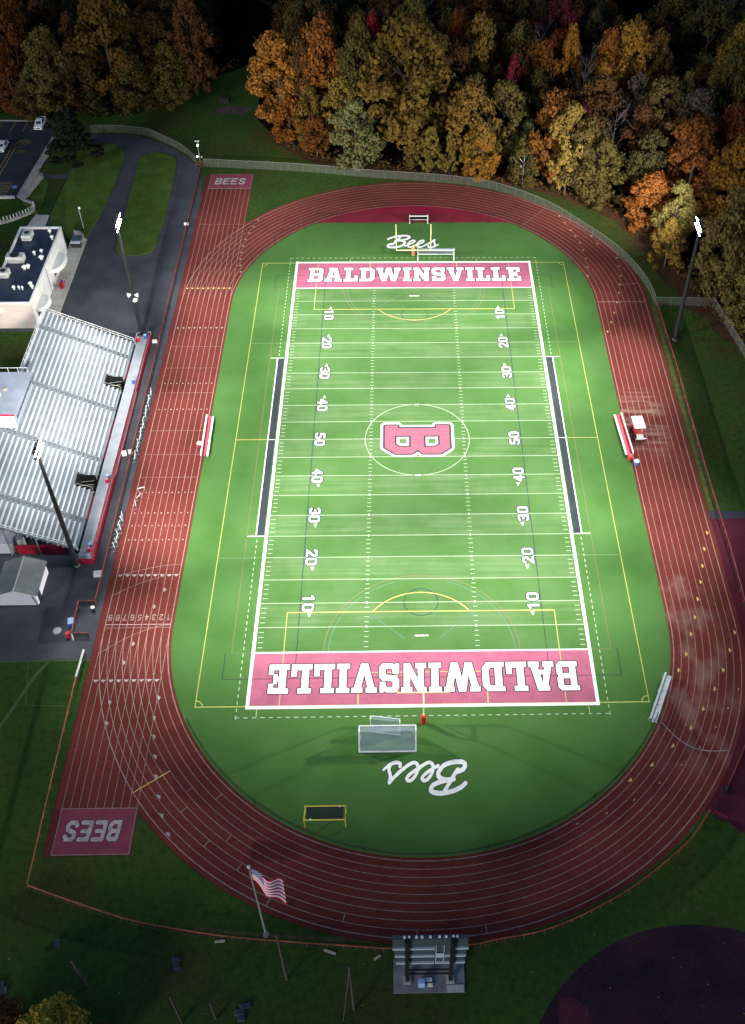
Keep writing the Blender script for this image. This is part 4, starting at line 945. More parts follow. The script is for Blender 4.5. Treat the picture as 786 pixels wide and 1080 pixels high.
part('roof_post', mb, t, local=True)
for x in (-.72, .72):
    for y in (-1.5, 1.3): w = part('wheel', MB().tube([(x - .14, y, .3), (x + .14, y, .3)], .3, 'tyre', 12), t, local=True); part('hub', MB().tube([(x - .16, y, .3), (x + .16, y, .3)], .13, 'white_metal', 8), w, local=True)
# aluminium bleacher at the infield corner
ax, ay, bx, by = 35.2, -50.8, 31.7, -58.4
t = thing('low_bleacher', 'low pale aluminium bleacher at the near right corner of the grass', 'bleacher', ((ax + bx) / 2, (ay + by) / 2, .03), rz=math.atan2(ay - by, ax - bx)); L = math.dist((ax, ay), (bx, by)) / 2
for y, z, w in ((.45, .95, .28), (-.25, .5, .5), (.05, .3, .22)): part('plank', MB().box(-L, L, y - w / 2, y + w / 2, z, z + .05, 'aluminium'), t, local=True)
for x in np.linspace(-L + .3, L - .3, 4): part('support', MB().tube([(x, -.6, .03), (x, .6, .95)], .05, 'galvanised', 5).tube([(x, .6, .95), (x, .7, .03)], .05, 'galvanised', 5).tube([(x, -.7, .04), (x, .8, .04)], .05, 'galvanised', 5), t, local=True)

# ------------------------------------------------------------------ fences
def fence(name, label, pts, h, rail, mesh, step=3.0, rr=.07, pr=.035, post=None, bottom=False, cat='fence', z0=0.0, mid=False):
    p0 = pts[0]; t = thing(name, label, cat, (p0[0], p0[1], z0)); Q = resample(pts, step)
    part('rail', MB().tube([(x, y, z0 + h) for x, y in pts], rr, rail, 6), t)
    if bottom: part('rail', MB().tube([(x, y, z0 + .1) for x, y in pts], rr * .6, rail, 5), t)
    if mid: part('rail', MB().tube([(x, y, z0 + h / 2) for x, y in pts], rr * .7, rail, 5), t)
    if mesh: part('mesh_panel', MB().wall(pts, z0 + .05, z0 + h - .03, mesh), t)
    if len(Q) <= 100:
        for q in Q: part('post', MB().tube([(*q, z0), (*q, z0 + h + .03)], pr, post or rail, 5), t)
    return t
NF = smooth([(-79.1, 112.5), (-74.5, 112.7), (-68.9, 112), (-64.5, 110.6), (-60.6, 107.6), (-57.2, 104.7), (-54.2, 101.5), (-51.3, 97.2)], 5)
fence('chain_link_fence', 'grey chain link fence curving round the far end of the asphalt road', NF, 1.9, 'fence_post', 'chain_link', 2.5)
NG = smooth([(-49.2, 95.6), (-38.7, 94.6), (-29, 93.6), (-20, 92.3), (-8.8, 90.2), (3.2, 88.7), (11.5, 87.1), (19.6, 84.4), (29.9, 76.9), (38, 66.9), (43.8, 57.9), (46.8, 50.6), (48.3, 44.5), (48.8, 39.5)], 5)
fence('chain_link_fence', 'grey chain link fence sweeping round the far bend below the trees', NG, 2.0, 'fence_post', 'chain_link', 2.6)
fence('chain_link_fence', 'grey chain link fence running off to the right past the floodlight pole', [(49.0, 39.3), (60.5, 38.9), (63.2, 22), (66, 5)], 2.0, 'fence_post', 'chain_link', 2.6)
fence('track_fence', 'red rail fence with black mesh between the stand and the track', [(-49.7, 95), (-49.55, 70), (-49.35, 40), (-49.2, 0), (-49.1, -36.3)], 1.1, 'red_rail', 'black_mesh', 3.0)
fence('enclosure_fence', 'short red rail fence boxing a corner of the plaza by the track', [(-49.15, -36.5), (-51.6, -36.6), (-51.35, -42.5), (-48.9, -42.5)], 1.1, 'red_rail', 'black_mesh', 1.3)
fence('track_fence', 'rusty rail fence along the near left straight down to its corner', [(-49.1, -50.4), (-49.0, -64), (-48.75, -80.4)], 1.1, 'rust_rail', None, 3.0, rr=.085)
fence('padded_rail', 'pale grey padded rail at the lawn edge beside the plaza', [(-48.95, -45.6), (-49.1, -50.3)], 1.1, 'hvac', 'black_mesh', 1.6, rr=.16, post='dark_metal')
SF = smooth([(-48.7, -80.6), (-42.25, -82.9), (-35.4, -85.1), (-28.4, -86.5), (-21.4, -87.5), (-10, -88.5), (-4, -88.95), (4.5, -88.7), (8.1, -88.1), (13.8, -87.1), (19.8, -84.8), (26.1, -81.4), (33, -76.3), (36.8, -71.9)], 5)
fence('track_fence', 'rusty rail fence curving round the near bend of the track', SF, 1.05, 'rust_rail', 'black_mesh', 3.0, rr=.085)
fence('track_fence', 'red rail fence along the far right straight of the track', smooth([(48.97, 39), (49.2, 22), (49.1, 2), (49.15, -18), (49.3, -26), (49.15, -37.4), (48.6, -46), (46.9, -54), (43.8, -61.9), (39.9, -68.4)], 5), 1.1, 'red_rail', 'black_mesh', 3.0)
t = thing('barrier_board', 'low maroon padded board on the apron edge at lower right', 'barrier', (38.05, -72.5, 0)); a = math.atan2(-.95, 1.55)
part('board', MB().obox((0, 0, .45), (1.9, .35, .8), a, 'maroon_pad'), t, local=True); part('foot', MB().obox((0, -.1, .03), (1.9, .6, .05), a, 'black'), t, local=True); part('foot', MB().obox((-.1, -.22, .4), (1.85, .05, .6), a, 'black'), t, local=True)
t = thing('gate_post_block', 'black footed end post of the red fence on the apron', 'post', (39.7, -68.7, 0)); part('post', MB().tube([(0, 0, 0), (0, 0, 1.15)], .12, 'dark_metal', 8), t, local=True); part('foot', MB().box(-.5, .5, -.35, .35, .01, .22, 'black'), t, local=True)
# ball-stop nets round both ends of the grass
def ballnet(label, pts, hs, net, step):
    t = thing('ball_net', label, 'net', (pts[0][0], pts[0][1], .03)); mb = MB(); n = len(pts)
    for k in range(n - 1): mb.face([(*pts[k], .05), (*pts[k + 1], .05), (*pts[k + 1], hs[k + 1]), (*pts[k], hs[k])], net)
    part('net', mb, t); part('net_cord', MB().tube([(x, y, h) for (x, y), h in zip(pts, hs)], .025, 'black', 4), t)
    for k in range(0, n, step): part('post', MB().tube([(*pts[k], .03), (*pts[k], hs[k] + .12)], .05, 'black', 6), t)
A_ = np.linspace(math.radians(208), math.radians(332), 46)
ballnet('black ball net sagging along the near curved edge of the grass', [(36.65 * math.cos(a), -CY + 36.65 * math.sin(a)) for a in A_], [.6 + 1.3 * abs(math.cos(a)) ** 1.3 + .18 * math.sin(a * 31) for a in A_], 'ball_net', 9)
P = [(36.6 * math.cos(a), CY + 36.6 * math.sin(a)) for a in np.linspace(math.radians(22), math.radians(158), 61)]
ballnet('thin black ball net along the far edge of the grass', [(x, min(y, NT - .3)) for x, y in P], [2.4] * 61, 'thin_net', 6)

# ------------------------------------------------------------------ hurdles
def hurdle(label, group, loc, rz, lie=False):
    t = thing('hurdle', label, 'hurdle', loc, group, rz)
    part('top_bar', MB().box(-.6, .6, -.04, .04, .91, 1.0, 'white_metal'), t, local=True)
    for x in (-.52, .52): part('leg', MB().tube([(x, 0, .92), (x, 0, .06), (x, .65, .04)], .04, 'galvanised', 5), t, local=True)
    return t
g1 = 'hurdles parked in a row along the stand fence'
h0 = hurdle('white hurdle in the long row parked along the red stand fence', g1, (-48.55, 12.6, .02), PI / 2 + .15)
for k in range(1, 19): dup(h0, (-48.5 + .12 * math.sin(k * 2.1), 12.6 - k * .98, .02), PI / 2 + .15 + .25 * math.sin(k * 3.7))
for k, (x, y, a, l) in enumerate(((-46.15, -12.6, .3, 'white hurdle standing out on the outer lane, farther of three'), (-46.2, -14.4, 1.0, 'white hurdle standing out on the outer lane, middle of three'), (-46.5, -16.1, 1.9, 'white hurdle standing out on the outer lane, nearest of three'))): dup(h0, (x, y, .036), a, l, 'hurdles out on the outer lane')
for k in range(8): dup(h0, (-48.25 + .2 * math.sin(k * 2.6), -18.6 - k * .95, .02), PI / 2 + .3 + .4 * math.sin(k * 2.2), 'white hurdle in the short near row by the red stand fence', 'hurdles in the short near row by the fence')
t = thing('equipment_cart', 'pale grey two box cart standing on the asphalt in front of the stand', 'cart', (-50.1, -3.6, .01)); part('box', MB().obox((-.45, -.2, .55), (.8, .9, .5), .3, 'white_metal').obox((.5, .25, .5), (.7, .8, .45), .3, 'hvac'), t, local=True); part('wheel', MB().tube([(-.5, -.6, .2), (-.5, -.5, .2)], .2, 'tyre', 10).tube([(.5, .7, .2), (.5, .8, .2)], .2, 'tyre', 10), t, local=True)
def crate(x, y, a, label, d=(1.1, .8, .55), m='white_metal', lidm='hvac', cat='box', nm='equipment_box'):
    t = thing(nm, label, cat, (x, y, .012), rz=a); part('body', MB().obox((0, 0, d[2] / 2), (d[0], d[1], d[2]), 0, m), t, local=True); part('lid', MB().obox((0, 0, d[2] + .043), (d[0] * 1.04, d[1] * 1.04, .08), 0, lidm, .9), t, local=True); return t
crate(-49.95, -30.6, .1, 'white box on the asphalt beyond the near corner of the stand', (1.2, .9, .5), 'white_metal', 'white_paint')
crate(-49.95, 70.1, .1, 'small white box by the far stretch of the red track fence', (1.0, .5, .4), 'white_metal', 'white_paint')
crate(-50.3, 27.9, .1, 'white box by the far corner post of the stand', (.9, .45, .5), 'white_metal', 'white_paint')
t = thing('trash_can', 'white domed bin inside the boxed corner of red fence', 'bin', (-49.3, -37.6, .01)); part('body', MB().tube([(0, 0, 0), (0, 0, .8)], .3, 'dark_metal', 10), t, local=True); part('lid', MB().sphere((0, 0, .82), .33, 'white_paint', .6), t, local=True)
crate(-52.1, -40.0, .2, 'blue box leaning outside the red fence corner', (.8, 1.2, .7), 'blue', 'pale_blue')
t = thing('traffic_drum', 'red drum outside the red fence corner', 'drum', (-52.0, -42.4, .01)); part('drum', MB().tube([(0, 0, 0), (0, 0, .9)], [.38, .3], 'red', 10), t, local=True); part('rim', MB().tube([(0, 0, .903), (0, 0, .97)], .33, 'pad_red', 10), t, local=True)
solo('sign_panel', MB().obox((0, 0, .45), (.06, .6, 1.2), .2, 'white_paint').tube([(0, 0, 0), (0, 0, .9)], .04, 'galvanised', 5), 'narrow white panel at the corner post of the boxed red fence', 'sign', (-51.2, -42.9, .01), local=True)
solo('utility_cover', MB().tube([(0, 0, 0), (0, 0, .05)], .7, 'concrete', 14).tube([(0, 0, .05), (0, 0, .07)], .55, 'hvac', 14), 'pale round cover flush in the plaza left of the boxed fence', 'cover', (-53.9, -41.3, .01), local=True)

# ------------------------------------------------------------------ scoreboard, flag, timber poles
sb = thing('scoreboard', 'dark scoreboard seen from behind on a concrete pad at the near bend', 'scoreboard', (0, -92.2, 0))
part('pad', MB().box(-4.15, 4.1, -93.7, -89.9, .01, .14, 'pad_concrete').box(2.0, 4.0, -93.75, -92.9, .143, .2, 'pale_concrete'), sb)
for x in (-2.55, 2.45): part('column', MB().box(x - .22, x + .22, -92.5, -92.05, .14, 11.7, 'black'), sb); part('footing', MB().box(x - .45, x + .45, -92.75, -91.85, .143, .32, 'pale_concrete'), sb)
for z0, z1, x0, x1 in ((4.6, 6.3, -3.75, 3.9), (6.4, 8.7, -3.95, 4.0), (8.8, 11.5, -4.1, 4.1)): part('display_panel', MB().box(x0, x1, -92.02, -91.55, z0, z1, 'screen_back'), sb)
for z, x0, x1 in ((9.1, -4.1, .5), (9.1, 2.7, 4.2), (7.0, -3.9, .5), (7.0, .8, 4.0), (5.0, -3.8, .5), (5.0, .7, 3.95)): part('beam', MB().box(x0, x1, -92.2, -92.023, z - .18, z + .18, 'beam_pale'), sb)
part('ladder', MB().box(.62, .7, -92.12, -92.023, 4.6, 9.9, 'beam_pale').box(1.5, 1.58, -92.12, -92.023, 4.6, 9.9, 'beam_pale').box(.62, 1.58, -92.18, -92.125, 6.6, 7.8, 'beam_pale'), sb)
mb = MB()
for x in (-2.8, -2.3, -1.5, -.9, .0, 1.0, 1.7, 2.5, 2.9): mb.box(x - .12, x + .12, -91.9, -91.7, 11.503, 11.75, 'white_paint')
part('top_light', mb, sb); part('lower_frame', MB().box(-2.3, 2.2, -92.2, -92.05, 2.8, 3.0, 'black').box(-2.3, 2.2, -92.2, -92.05, 1.6, 1.75, 'black'), sb)
crate(-.9, -92.85, 0, 'pale blue cabinet on the pad below the scoreboard', (.75, .6, 1.3), 'pale_blue', 'pale_blue', 'cabinet', 'electrical_cabinet')
crate(-.05, -92.3, 0, 'small white box on the scoreboard pad', (.7, .4, .35), 'white_metal', 'white_paint'); crate(.1, -92.9, 0, 'low pale box nearest the front of the scoreboard pad', (.6, .35, .3), 'beam_pale', 'white_metal')
fpx, fpy = -19.3, -86.7
t = thing('flagpole', 'slim grey flagpole with white ball top beside the near bend', 'flagpole', (fpx, fpy, 0)); part('pole', MB().tube([(fpx, fpy, 0), (fpx, fpy, 18.2)], [.14, .07], 'galvanised', 8), t); part('finial', MB().sphere((fpx, fpy, 18.35), .2, 'white_paint'), t); part('base', MB().tube([(fpx, fpy, .01), (fpx, fpy, .2)], .4, 'concrete', 10), t)
fl = thing('flag', 'american stars and stripes flag blowing from the flagpole', 'flag', (fpx, fpy, 17.9))
def flagp(u, v):       # u along the fly 0..1, v down the hoist 0..1
    L_, H_ = 4.4, 2.6; s = u * L_
    x = .12 + s * .74 + v * H_ * .16 * u; y = -.20 * s - v * H_ * .50 * min(1, u * 2.2) + .34 * math.sin(u * 8.5 + v * 1.2) * u ** .6 - .28 * math.sin(u * 5 - v * 2) * u
    z = -v * H_ * (1 - .30 * min(1, u * 2)) - s * .38 - .30 * u * u * L_ * .35 + .16 * math.sin(u * 9 + v * 2.5) * u
    return (x, y, z)
mb = MB(); NU = 30
for r in range(13):
    for c in range(NU):
        u0, u1 = c / NU, (c + 1) / NU; canton = r < 7 and u1 <= .4001
        mb.face([flagp(u0, r / 13), flagp(u1, r / 13), flagp(u1, (r + 1) / 13), flagp(u0, (r + 1) / 13)], 'flag_blue' if canton else ('flag_red' if r % 2 == 0 else 'flag_white'))
part('cloth', mb, fl, local=True); mb = MB()
for r in range(9):
    for c in range(6 if r % 2 == 0 else 5):
        u = (.4 / 6) * (c + (.5 if r % 2 == 0 else 1.0)); v = (7 / 13) * (r + .5) / 9
        for sgn in (-1,):
            pts = []
            for k in range(10):
                a = PI / 2 + k * PI / 5; rad = .105 if k % 2 == 0 else .045
                p = flagp(u + rad * math.cos(a) / 5, v - rad * math.sin(a) / 3); pts.append((p[0], p[1] - .03, p[2] + .02))
            mb.face(pts, 'flag_white')
part('stars', mb, fl, local=True)
g = 'weathered timber poles by the near bend'
def tpole(x, y, h, lx, ly, label, braced=False):
    t = thing('timber_pole', label, 'pole', (x, y, 0), g); part('shaft', MB().tube([(x, y, 0), (x + lx, y + ly, h)], [.17, .12], 'wood', 7), t); part('cap', MB().tube([(x + lx, y + ly, h), (x + lx, y + ly, h + .12)], .15, 'dark_metal', 7), t)
    if braced: part('guy_brace', MB().tube([(x - 1.2, y - 1.2, 0), (x + lx, y + ly, h * .93)], .06, 'wood', 5), t)
tpole(-16.45, -91.9, 13.2, 0, 0, 'grey timber pole behind the rusty fence right of the flagpole'); tpole(-8.6, -95.4, 13.4, 0, 0, 'dark timber pole with a slanting brace left of the scoreboard', True)
tpole(*at(192, 1078), 8.5, 0, 0, 'dark timber pole at the bottom edge left of the flagpole'); tpole(*at(92, 1040), 8, 0, 0, 'leaning dark timber pole on the grass at lower left'); tpole(*at(228, 1074), 5.2, 0, 0, 'short dark timber pole between the blue tarps at the bottom')
for px, py, a, l, ln in ((348, 1004, -.35, 'pale plank lying on the grass below the rusty fence', 1.5), (398, 1010, .6, 'short pale plank on the grass left of the scoreboard', .9), (232, 993, .1, 'thin pale plank by the fence left of the flagpole', 1.2)):
    x, y = at(px, py); solo('plank', MB().obox((0, 0, .06), (ln, .28, .1), a, 'plank'), l, 'plank', (x, y, 0), local=True)
def tarp(px, py, label, s=1.0):
    s *= .65; x, y = at(px, py); t = thing('tarp_heap', label, 'tarp', (x, y, 0)); r = random.Random(px)
    for k in range(3): part('fold', MB().obox((r.uniform(-.5, .5) * s, (k - 1) * .75 * s, .12 + .04 * k), (r.uniform(1.0, 1.7) * s, r.uniform(.7, 1.0) * s, .22), r.uniform(-.5, .5), 'bluegrey_tarp', .7), t, local=True)
tarp(185, 1017, 'blue grey tarp heap on the grass left of the flagpole'); tarp(257, 1068, 'blue grey tarp heap at the bottom edge of the grass', 1.3); tarp(1, 1046, 'blue tarp at the lower left corner by the yellow tree', 1.5); tarp(61, 995, 'small dark blue tarp on the lower left grass', .6)
crate(-48.1, 128.6, .1, 'black box standing on the far lawn beside a dirt patch', (2.3, 1.1, 1.0), 'black', 'dark_metal')
# gate with lamps at the end of the asphalt
t = thing('gate_lamp', 'short pole with small lamps above the gate at the far track corner', 'lamp', (-50.3, 97.2, 0)); part('pole', MB().tube([(0, 0, 0), (0, 0, 5.6)], .07, 'galvanised', 6), t, local=True)
for x, z in ((0, 4.6), (-.5, 1.8)): part('lamp', MB().sphere((x, -.1, z), .22, 'small_glow'), t, local=True)
for x, z in ((-.55, 5.7), (.55, 5.7), (.1, 5.1)): part('loudspeaker', MB().tube([(0, 0, z), (x, -.1, z)], [.06, .2], 'hvac', 8), t, local=True)
part('lamp', MB().sphere((.55, -.1, 1.7), .2, 'hvac'), t, local=True)
t = thing('gate', 'rusty red gate at the far corner of the track', 'gate', (-50, 95.4, 0)); part('gate_frame', MB().tube([(-1.2, 0, .1), (-1.2, 0, 1.5), (.6, 0, 1.5), (.6, 0, .1)], .06, 'rust_rail', 6).tube([(-1.2, 0, .8), (.6, 0, .8)], .05, 'rust_rail', 6), t, local=True); part('mesh_panel', MB().wall([(-1.2, 0), (.6, 0)], .1, 1.45, 'black_mesh'), t, local=True)
t = thing('street_lamp', 'small pale lamp on a thin post on the lawn by the white building', 'street lamp', (-72.1, 68.3, .1)); part('post', MB().tube([(0, 0, 0), (0, 0, 5.2)], .06, 'hvac', 6), t, local=True); part('lamp_head', MB().tube([(0, 0, 5.2), (.25, -.3, 5.35), (.5, -.6, 5.3)], [.1, .28, .12], 'white_paint', 8), t, local=True)
# ramp railing and picket fence by the car park
t = thing('ramp_railing', 'grey railed ramp at the near corner of the car park', 'ramp', (-88, 87, 0)); P = [(-90.1, 81.9), (-88.6, 84.3), (-87.3, 91.4), (-85.9, 90.3), (-87.2, 82.4), (-88.4, 80.2)]
part('slab', MB().prism([P[0], P[1], P[2], P[3], P[4], P[5]], .17, .35, 'concrete'), t)
for a in ((P[1], P[2]), (P[3], P[4]), (((P[1][0] + P[4][0]) / 2, 84), ((P[2][0] + P[3][0]) / 2, 91))):
    mb = MB(); 
    for z in (.8, 1.3): mb.tube([(*a[0], z), (*a[1], z)], .06, 'galvanised', 5)
    for q in resample(a, 1.2): mb.tube([(*q, .3), (*q, 1.3)], .05, 'galvanised', 5)
    part('railing', mb, t)
PF = smooth([(-93.5, 69.5), (-90, 71.0), (-87, 73.2), (-84.8, 75.8), (-85.6, 78.5), (-88.4, 80.2)], 5)
t = thing('low_wall', 'curved grey retaining wall with pale pickets beyond the white building', 'wall', (-87, 74, 0)); part('coping', MB().ribbon(PF, .5, .62, 'concrete').wall([(p[0] + .22, p[1] - .2) for p in PF], 0, .62, 'concrete'), t)
for q in resample(PF[:19], 1.15): part('picket', MB().box(q[0] - .12, q[0] + .12, q[1] - .12, q[1] + .12, .6, 1.5, 'pale_concrete'), t)
# ------------------------------------------------------------------ cars
def car(name, label, x, y, rz, pickup):
    t = thing(name, label, 'car' if not pickup else 'pickup truck', (x, y, .02), rz=rz); L = 2.7 if pickup else 2.35; w = .95
    prof = [(-L, .35), (-L, .85), (-L + .15, .98), (-L + 1.25, 1.08), (L, 1.05), (L, .35)]
    mb = MB(); n = len(prof)
    for s in (-1, 1): mb.face([(s * w, a, b) for a, b in prof][::s], 'car_white')
    for k in range(n): (a, b), (c, d) = prof[k], prof[(k + 1) % n]; mb.face([(-w, a, b), (w, a, b), (w, c, d), (-w, c, d)], 'car_white')
    part('body', mb, t, local=True)
    c0, c1, r0, r1 = (-1.45, .75, -.85, .55) if pickup else (-1.15, 1.95, -.45, 1.2); H = 1.78 if pickup else 1.5; wr = .74
    cab = [(-w + .06, c0, 1.06), (w - .06, c0, 1.06), (w - .06, c1, 1.06), (-w + .06, c1, 1.06)]; top = [(-wr, r0, H), (wr, r0, H), (wr, r1, H), (-wr, r1, H)]
    mb = MB().face(top, 'car_white')
    for k in range(4): a, b = k, (k + 1) % 4; mb.face([cab[a], cab[b], top[b], top[a]], 'car_white')
    part('cabin', mb, t, local=True)
    for k, nm in ((0, 'windscreen'), (1, 'side_window'), (2, 'rear_window'), (3, 'side_window')):
        a, b = k, (k + 1) % 4; P = [Vector(cab[a]), Vector(cab[b]), Vector(top[b]), Vector(top[a])]; c = sum(P, Vector()) / 4; nn = (P[1] - P[0]).cross(P[3] - P[0]).normalized()
        if nn.dot(c - Vector((0, 0, 1.2))) < 0: nn = -nn
        part(nm, MB().face([tuple(c + (p - c) * .84 + nn * .012) for p in P], 'glass'), t, local=True)
    if pickup: part('cargo_bed', MB().box(-.78, .78, .85, 2.6, 1.055, 1.075, 'black').box(-.95, -.8, .8, 2.7, 1.05, 1.2, 'car_white').box(.8, .95, .8, 2.7, 1.05, 1.2, 'car_white').box(-.8, .8, 2.58, 2.7, 1.05, 1.2, 'car_white'), t, local=True)
    for s in (-1, 1):
        part('headlight', MB().box(s * .75 - .18, s * .75 + .18, -L - .02, -L + .05, .68, .82, 'glass'), t, local=True)
        for yy in (-L + .95, L - .95):
            wh = part('wheel', MB().tube([(s * .84, yy, .35), (s * .97, yy, .35)], .35, 'tyre', 14), t, local=True); part('rim', MB().tube([(s * .965, yy, .35), (s * .985, yy, .35)], .2, 'galvanised', 10), wh, local=True)
    part('grille', MB().box(-.5, .5, -L - .02, -L + .03, .5, .78, 'dark_metal'), t, local=True)
car('pickup_truck', 'white pickup truck parked in the last stall at the top of the car park', -92.45, 116.1, 0.02, True)
car('parked_car', 'white car parked beside the double yellow line at the left edge', -98.9, 104.4, .0, False)
# ------------------------------------------------------------------ trees
def quads_mesh(name, C, N, size, m, asp=1.0):
    """one quad per point, facing N with a random spin"""
    n = len(C); a = rng.normal(size=(n, 3)); u = np.cross(N, a); u /= np.linalg.norm(u, axis=1, keepdims=True) + 1e-9; v = np.cross(N, u)
    u *= size[:, None]; v *= (size * asp)[:, None]
    V = np.empty((n, 4, 3)); V[:, 0] = C - u - v * .6; V[:, 1] = C + u * .9 - v; V[:, 2] = C + u + v * .7; V[:, 3] = C - u * .8 + v
    me = bpy.data.meshes.new(name); me.vertices.add(n * 4); me.vertices.foreach_set('co', V.ravel().astype(np.float32))
    me.loops.add(n * 4); me.loops.foreach_set('vertex_index', np.arange(n * 4, dtype=np.int32)); me.polygons.add(n)
    me.polygons.foreach_set('loop_start', np.arange(0, n * 4, 4, dtype=np.int32)); me.polygons.foreach_set('loop_total', np.full(n, 4, np.int32))
    me.update(calc_edges=True); me.materials.append(M[m]); return me
def crown_mesh(kind, W=12.0, H=20.0, ncl=70, per=84):
    r = rng; P = []; Rr = []
    for k in range(ncl):
        for _ in range(50):
            t = r.uniform(0, 1); th = r.uniform(0, 2 * PI)
            if kind == 'cone': z = .10 + .86 * t; rad = .5 * (1 - t) ** .75 + .05
            elif kind == 'low': z = .06 + .88 * t; rad = .5 * math.sin(PI * min(1, .32 + .68 * t)) ** .7
            else: z = .14 + .82 * t; rad = .5 * (math.sin(PI * (.17 + .80 * t)) ** .75)
            rr = rad * math.sqrt(r.uniform(.25, 1)) * (1 + .16 * math.sin(3 * th + k))
            break
        P.append((rr * W * math.cos(th), rr * W * math.sin(th), z * H)); Rr.append(r.uniform(.095, .165) * W * (.68 if kind == 'cone' else 1))
    P = np.array(P); Rr = np.array(Rr)
    d = r.normal(size=(ncl, per, 3)); d /= np.linalg.norm(d, axis=2, keepdims=True); d[:, :, 2] = d[:, :, 2] * .8 + .15
    sh = r.uniform(.55, 1.05, size=(ncl, per, 1))
    C = P[:, None, :] + d * sh * Rr[:, None, None]; N = d + r.normal(scale=.45, size=d.shape); N /= np.linalg.norm(N, axis=2, keepdims=True)
    C = C.reshape(-1, 3); N = N.reshape(-1, 3); C[:, 2] = np.maximum(C[:, 2], .25)
    return quads_mesh('crown', C, N, r.uniform(.0155, .0275, size=len(C)) * W, 'leaf_olive')
def trunk_mesh(W=12.0, H=20.0, bark='bark', bare=False):
    mb = MB(); r = random.Random(int(rng.integers(1000000))); mb.tube([(0, 0, 0), (.1, 0, H * .3), (.25, .1, H * .62), (.2, .2, H * .86)], [.028 * W, .022 * W, .013 * W, .004 * W], bark, 7)
    for k in range(16 if bare else 7):
        z = H * r.uniform(.2, .75); a = r.uniform(0, 2 * PI); l = W * r.uniform(.2, .42); P = [(.15, .05, z), (l * .5 * math.cos(a), l * .5 * math.sin(a), z + l * .4), (l * math.cos(a), l * math.sin(a), z + l * .95)]
        mb.tube(P, [.011 * W, .007 * W, .002 * W], bark, 5)
        if bare:
            for q in range(9):
                t = r.uniform(.2, 1); b = a + r.uniform(-1.2, 1.2); s = W * r.uniform(.08, .2); p = Vector(P[0]).lerp(Vector(P[2]), t)
                e = p + Vector((s * math.cos(b), s * math.sin(b), s * r.uniform(.4, 1.3))); mb.tube([p, e], [.004 * W, .0012 * W], bark, 4)
                for w in range(4):
                    f = p.lerp(e, r.uniform(.3, 1)); b2 = b + r.uniform(-1.3, 1.3); s2 = s * .6; mb.tube([f, f + Vector((s2 * math.cos(b2), s2 * math.sin(b2), s2 * r.uniform(.3, 1.2)))], [.0028 * W, .001 * W], bark, 3, cap=False)
    return mb.mesh('trunk')
CROWN = {'round': [crown_mesh('round', ncl=n) for n in (76, 92, 84, 104, 80, 96)], 'cone': [crown_mesh('cone', ncl=105, per=70) for _ in range(3)], 'low': [crown_mesh('low', ncl=84) for _ in range(4)]}
TRUNK = [trunk_mesh() for _ in range(4)]; BARE = [trunk_mesh(bark='bare_twig', bare=True) for _ in range(3)]; BIRCH = trunk_mesh(bark='birch_bark')
TREES = []
ITR = [0]
def tree(x, y, W, H, color, kind, label, group, name='tree', birch=False, z=0.0):
    k = ITR[0]; ITR[0] += 1
    t = bpy.data.objects.new(name, None); COL.objects.link(t); t.location = (x, y, z); t.scale = (W / 12, W / 12, H / 20); t.rotation_euler = (0, 0, (k * 2.399) % (2 * PI))
    tag(t, label, 'tree', group)
    if kind == 'bare':
        o = bpy.data.objects.new('trunk', BARE[k % 3]); COL.objects.link(o); o.parent = t
    else:
        o = bpy.data.objects.new('trunk', BIRCH if birch else TRUNK[k % 4]); COL.objects.link(o); o.parent = t
        c = bpy.data.objects.new('crown', CROWN[kind][k % len(CROWN[kind])]); COL.objects.link(c); c.parent = t
        c.material_slots[0].link = 'OBJECT'; c.material_slots[0].material = M['leaf_' + color]
    TREES.append((x, y, W)); return t
GF = 'autumn trees of the wood beyond the track'; GL = 'darker trees of the wood beyond the car park'
